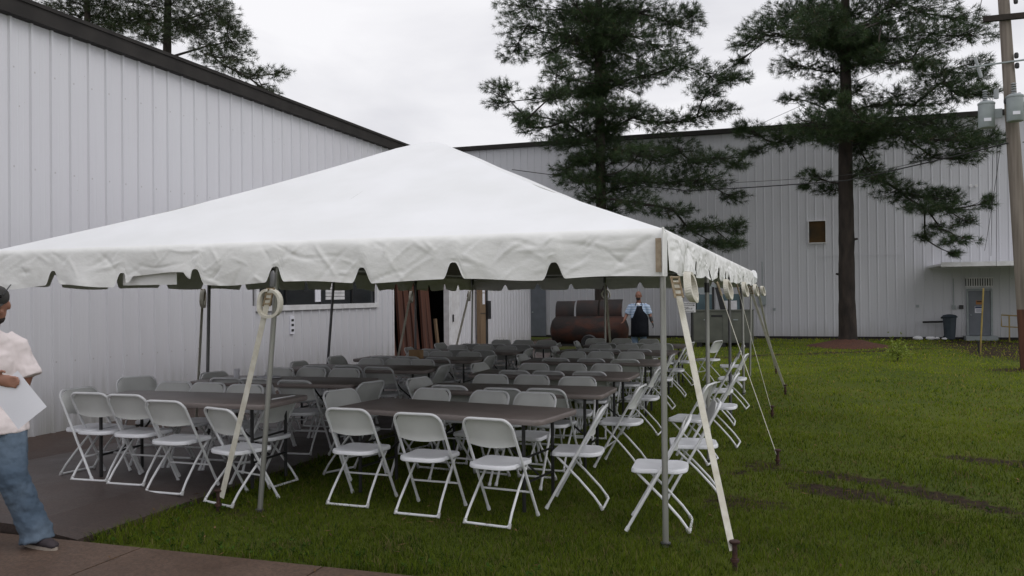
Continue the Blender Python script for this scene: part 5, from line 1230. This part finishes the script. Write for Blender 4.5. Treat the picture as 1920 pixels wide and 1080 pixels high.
# far man in apron beside the smoker
cook = empty('person', (-3.55, 19.2, 0), label='bald man in blue striped shirt and black apron beside the smoker', cat='person')
fw = Vector((.05, -1, 0)).normalized(); sx = Vector((1, .05, 0)).normalized()
hp = Vector((0, 0, .92)); b = MB(); hc2 = Vector((.0, -.03, 1.66)); hf2 = Vector((.0, -1, -.12))
head(b, hc2, hf2, 1.15); b.loft([(Vector((0, 0, 1.40)), .075, .07, sx, fw), (hc2-Vector((0, 0, .06)), .066, .066, sx, fw)], 12)
b.loft([(hp, .19, .15, sx, fw), (hp+Vector((0, 0, .25)), .20, .17, sx, fw), (hp+Vector((0, 0, .44)), .20, .13, sx, fw), (hp+Vector((0, 0, .52)), .1, .09, sx, fw)], 14)
sR, eR, wR = Vector((-.22, 0, 1.36)), Vector((-.36, -.02, 1.10)), Vector((-.42, -.14, .93)); sL, eL, wL = Vector((.22, 0, 1.36)), Vector((.32, .02, 1.10)), Vector((.40, -.06, .88))
limb(b, [sR, sR.lerp(eR, .5), eR, wR], [.07, .062, .052, .034]); limb(b, [sL, sL.lerp(eL, .5), eL, wL], [.07, .062, .052, .034])
hand(b, wR, (-.4, -.5, -.7), (.6, -.7, .1), .6); hand(b, wL, (.35, -.1, -.9), (.2, -1, 0), .5)
for s_ in (-1, 1): limb(b, [Vector((.1*s_, 0, .88)), Vector((.12*s_, -.03, .48)), Vector((.13*s_, 0, .08))], [.10, .065, .045])
remeshed('body', b, M['skin2'], cook, .011, sm=2); eyes(cook, hc2, hf2, 1.15)
b = MB(); b.loft([(Vector((0, 0, .86)), .24, .20, sx, fw), (Vector((0, -.01, 1.02)), .25, .22, sx, fw), (Vector((0, 0, 1.2)), .245, .20, sx, fw), (Vector((0, 0, 1.36)), .235, .15, sx, fw), (Vector((0, 0, 1.44)), .14, .10, sx, fw)], 18)
b.tube([sR+Vector((.06, 0, .0)), sR+Vector((-.02, 0, -.03)), sR.lerp(eR, .9)], [.095, .097, .095], 12); b.tube([sL+Vector((-.06, 0, 0)), sL+Vector((.02, 0, -.03)), sL.lerp(eL, .9)], [.095, .097, .095], 12)
remeshed('shirt', b, M['stripe'], cook, .012, disp=.02, dscale=.12, sm=3)
b = MB(); b.loft([(Vector((0, 0, .95)), .2, .17, sx, fw), (Vector((0, 0, .8)), .21, .18, sx, fw)], 14)
for s_ in (-1, 1): b.tube([Vector((.1*s_, 0, .86)), Vector((.12*s_, -.03, .48)), Vector((.13*s_, 0, .06))], [.13, .105, .10], 12)
remeshed('jeans', b, M['jeans2'], cook, .013, disp=.015, dscale=.12)
# apron: bib and skirt wrapped round the front
b = bmesh.new(); rows = [(.46, .27, .245), (.62, .27, .25), (.8, .265, .25), (1.0, .265, .25), (1.14, .20, .245), (1.28, .13, .205), (1.36, .115, .17)]
G = []
for z_, hw_, dp in rows:
    G.append([b.verts.new((hw_*math.sin(R(a))*1.0+.03, -dp*math.cos(R(a))-.015+.01*math.sin(a*.2+z_*5), z_)) for a in range(-80, 81, 16)])
for A, B in zip(G, G[1:]):
    for j in range(len(A)-1): b.faces.new((A[j], A[j+1], B[j+1], B[j]))
me = bpy.data.meshes.new('apron'); b.to_mesh(me); b.free(); me.materials.append(M['apron']); me.polygons.foreach_set('use_smooth', [True]*len(me.polygons)); o = link(me, 'apron', cook); so = o.modifiers.new('t', 'SOLIDIFY'); so.thickness = .006
MB().tube([(.13, -.165, 1.36), (.10, -.10, 1.46), (.02, .07, 1.49), (-.06, -.10, 1.46), (-.08, -.165, 1.36)], .01, 6).build('apron_strap', M['apron'], o)
b = MB(); b.ell(hc2+Vector((0, -.052, -.085)), .068, .066, .048, 12); b.build('beard', M['beard'], cook, smooth=True)
b = MB(); b.ell((0, -.10, 1.40), .06, .05, .05, 10); b.build('undershirt', M['white'], cook, smooth=True)
b = MB(); d_ = (wL-eL).normalized(); b.tube([eL.lerp(wL, .35), eL.lerp(wL, .95)], [.055, .046], 10); b.build('sleeve_guard', M['glove'], cook, smooth=True)
b = MB(); hand(b, wL+Vector((0, 0, 0)), (.35, -.1, -.9), (.2, -1, 0), .5, 1.18); b.build('glove', M['glove'], cook, smooth=True)
shoe(cook, Vector((-.13, 0, 0)), (0, -1, 0)); shoe(cook, Vector((.13, 0, 0)), (.1, -1, 0))
print('objects', len(bpy.data.objects))
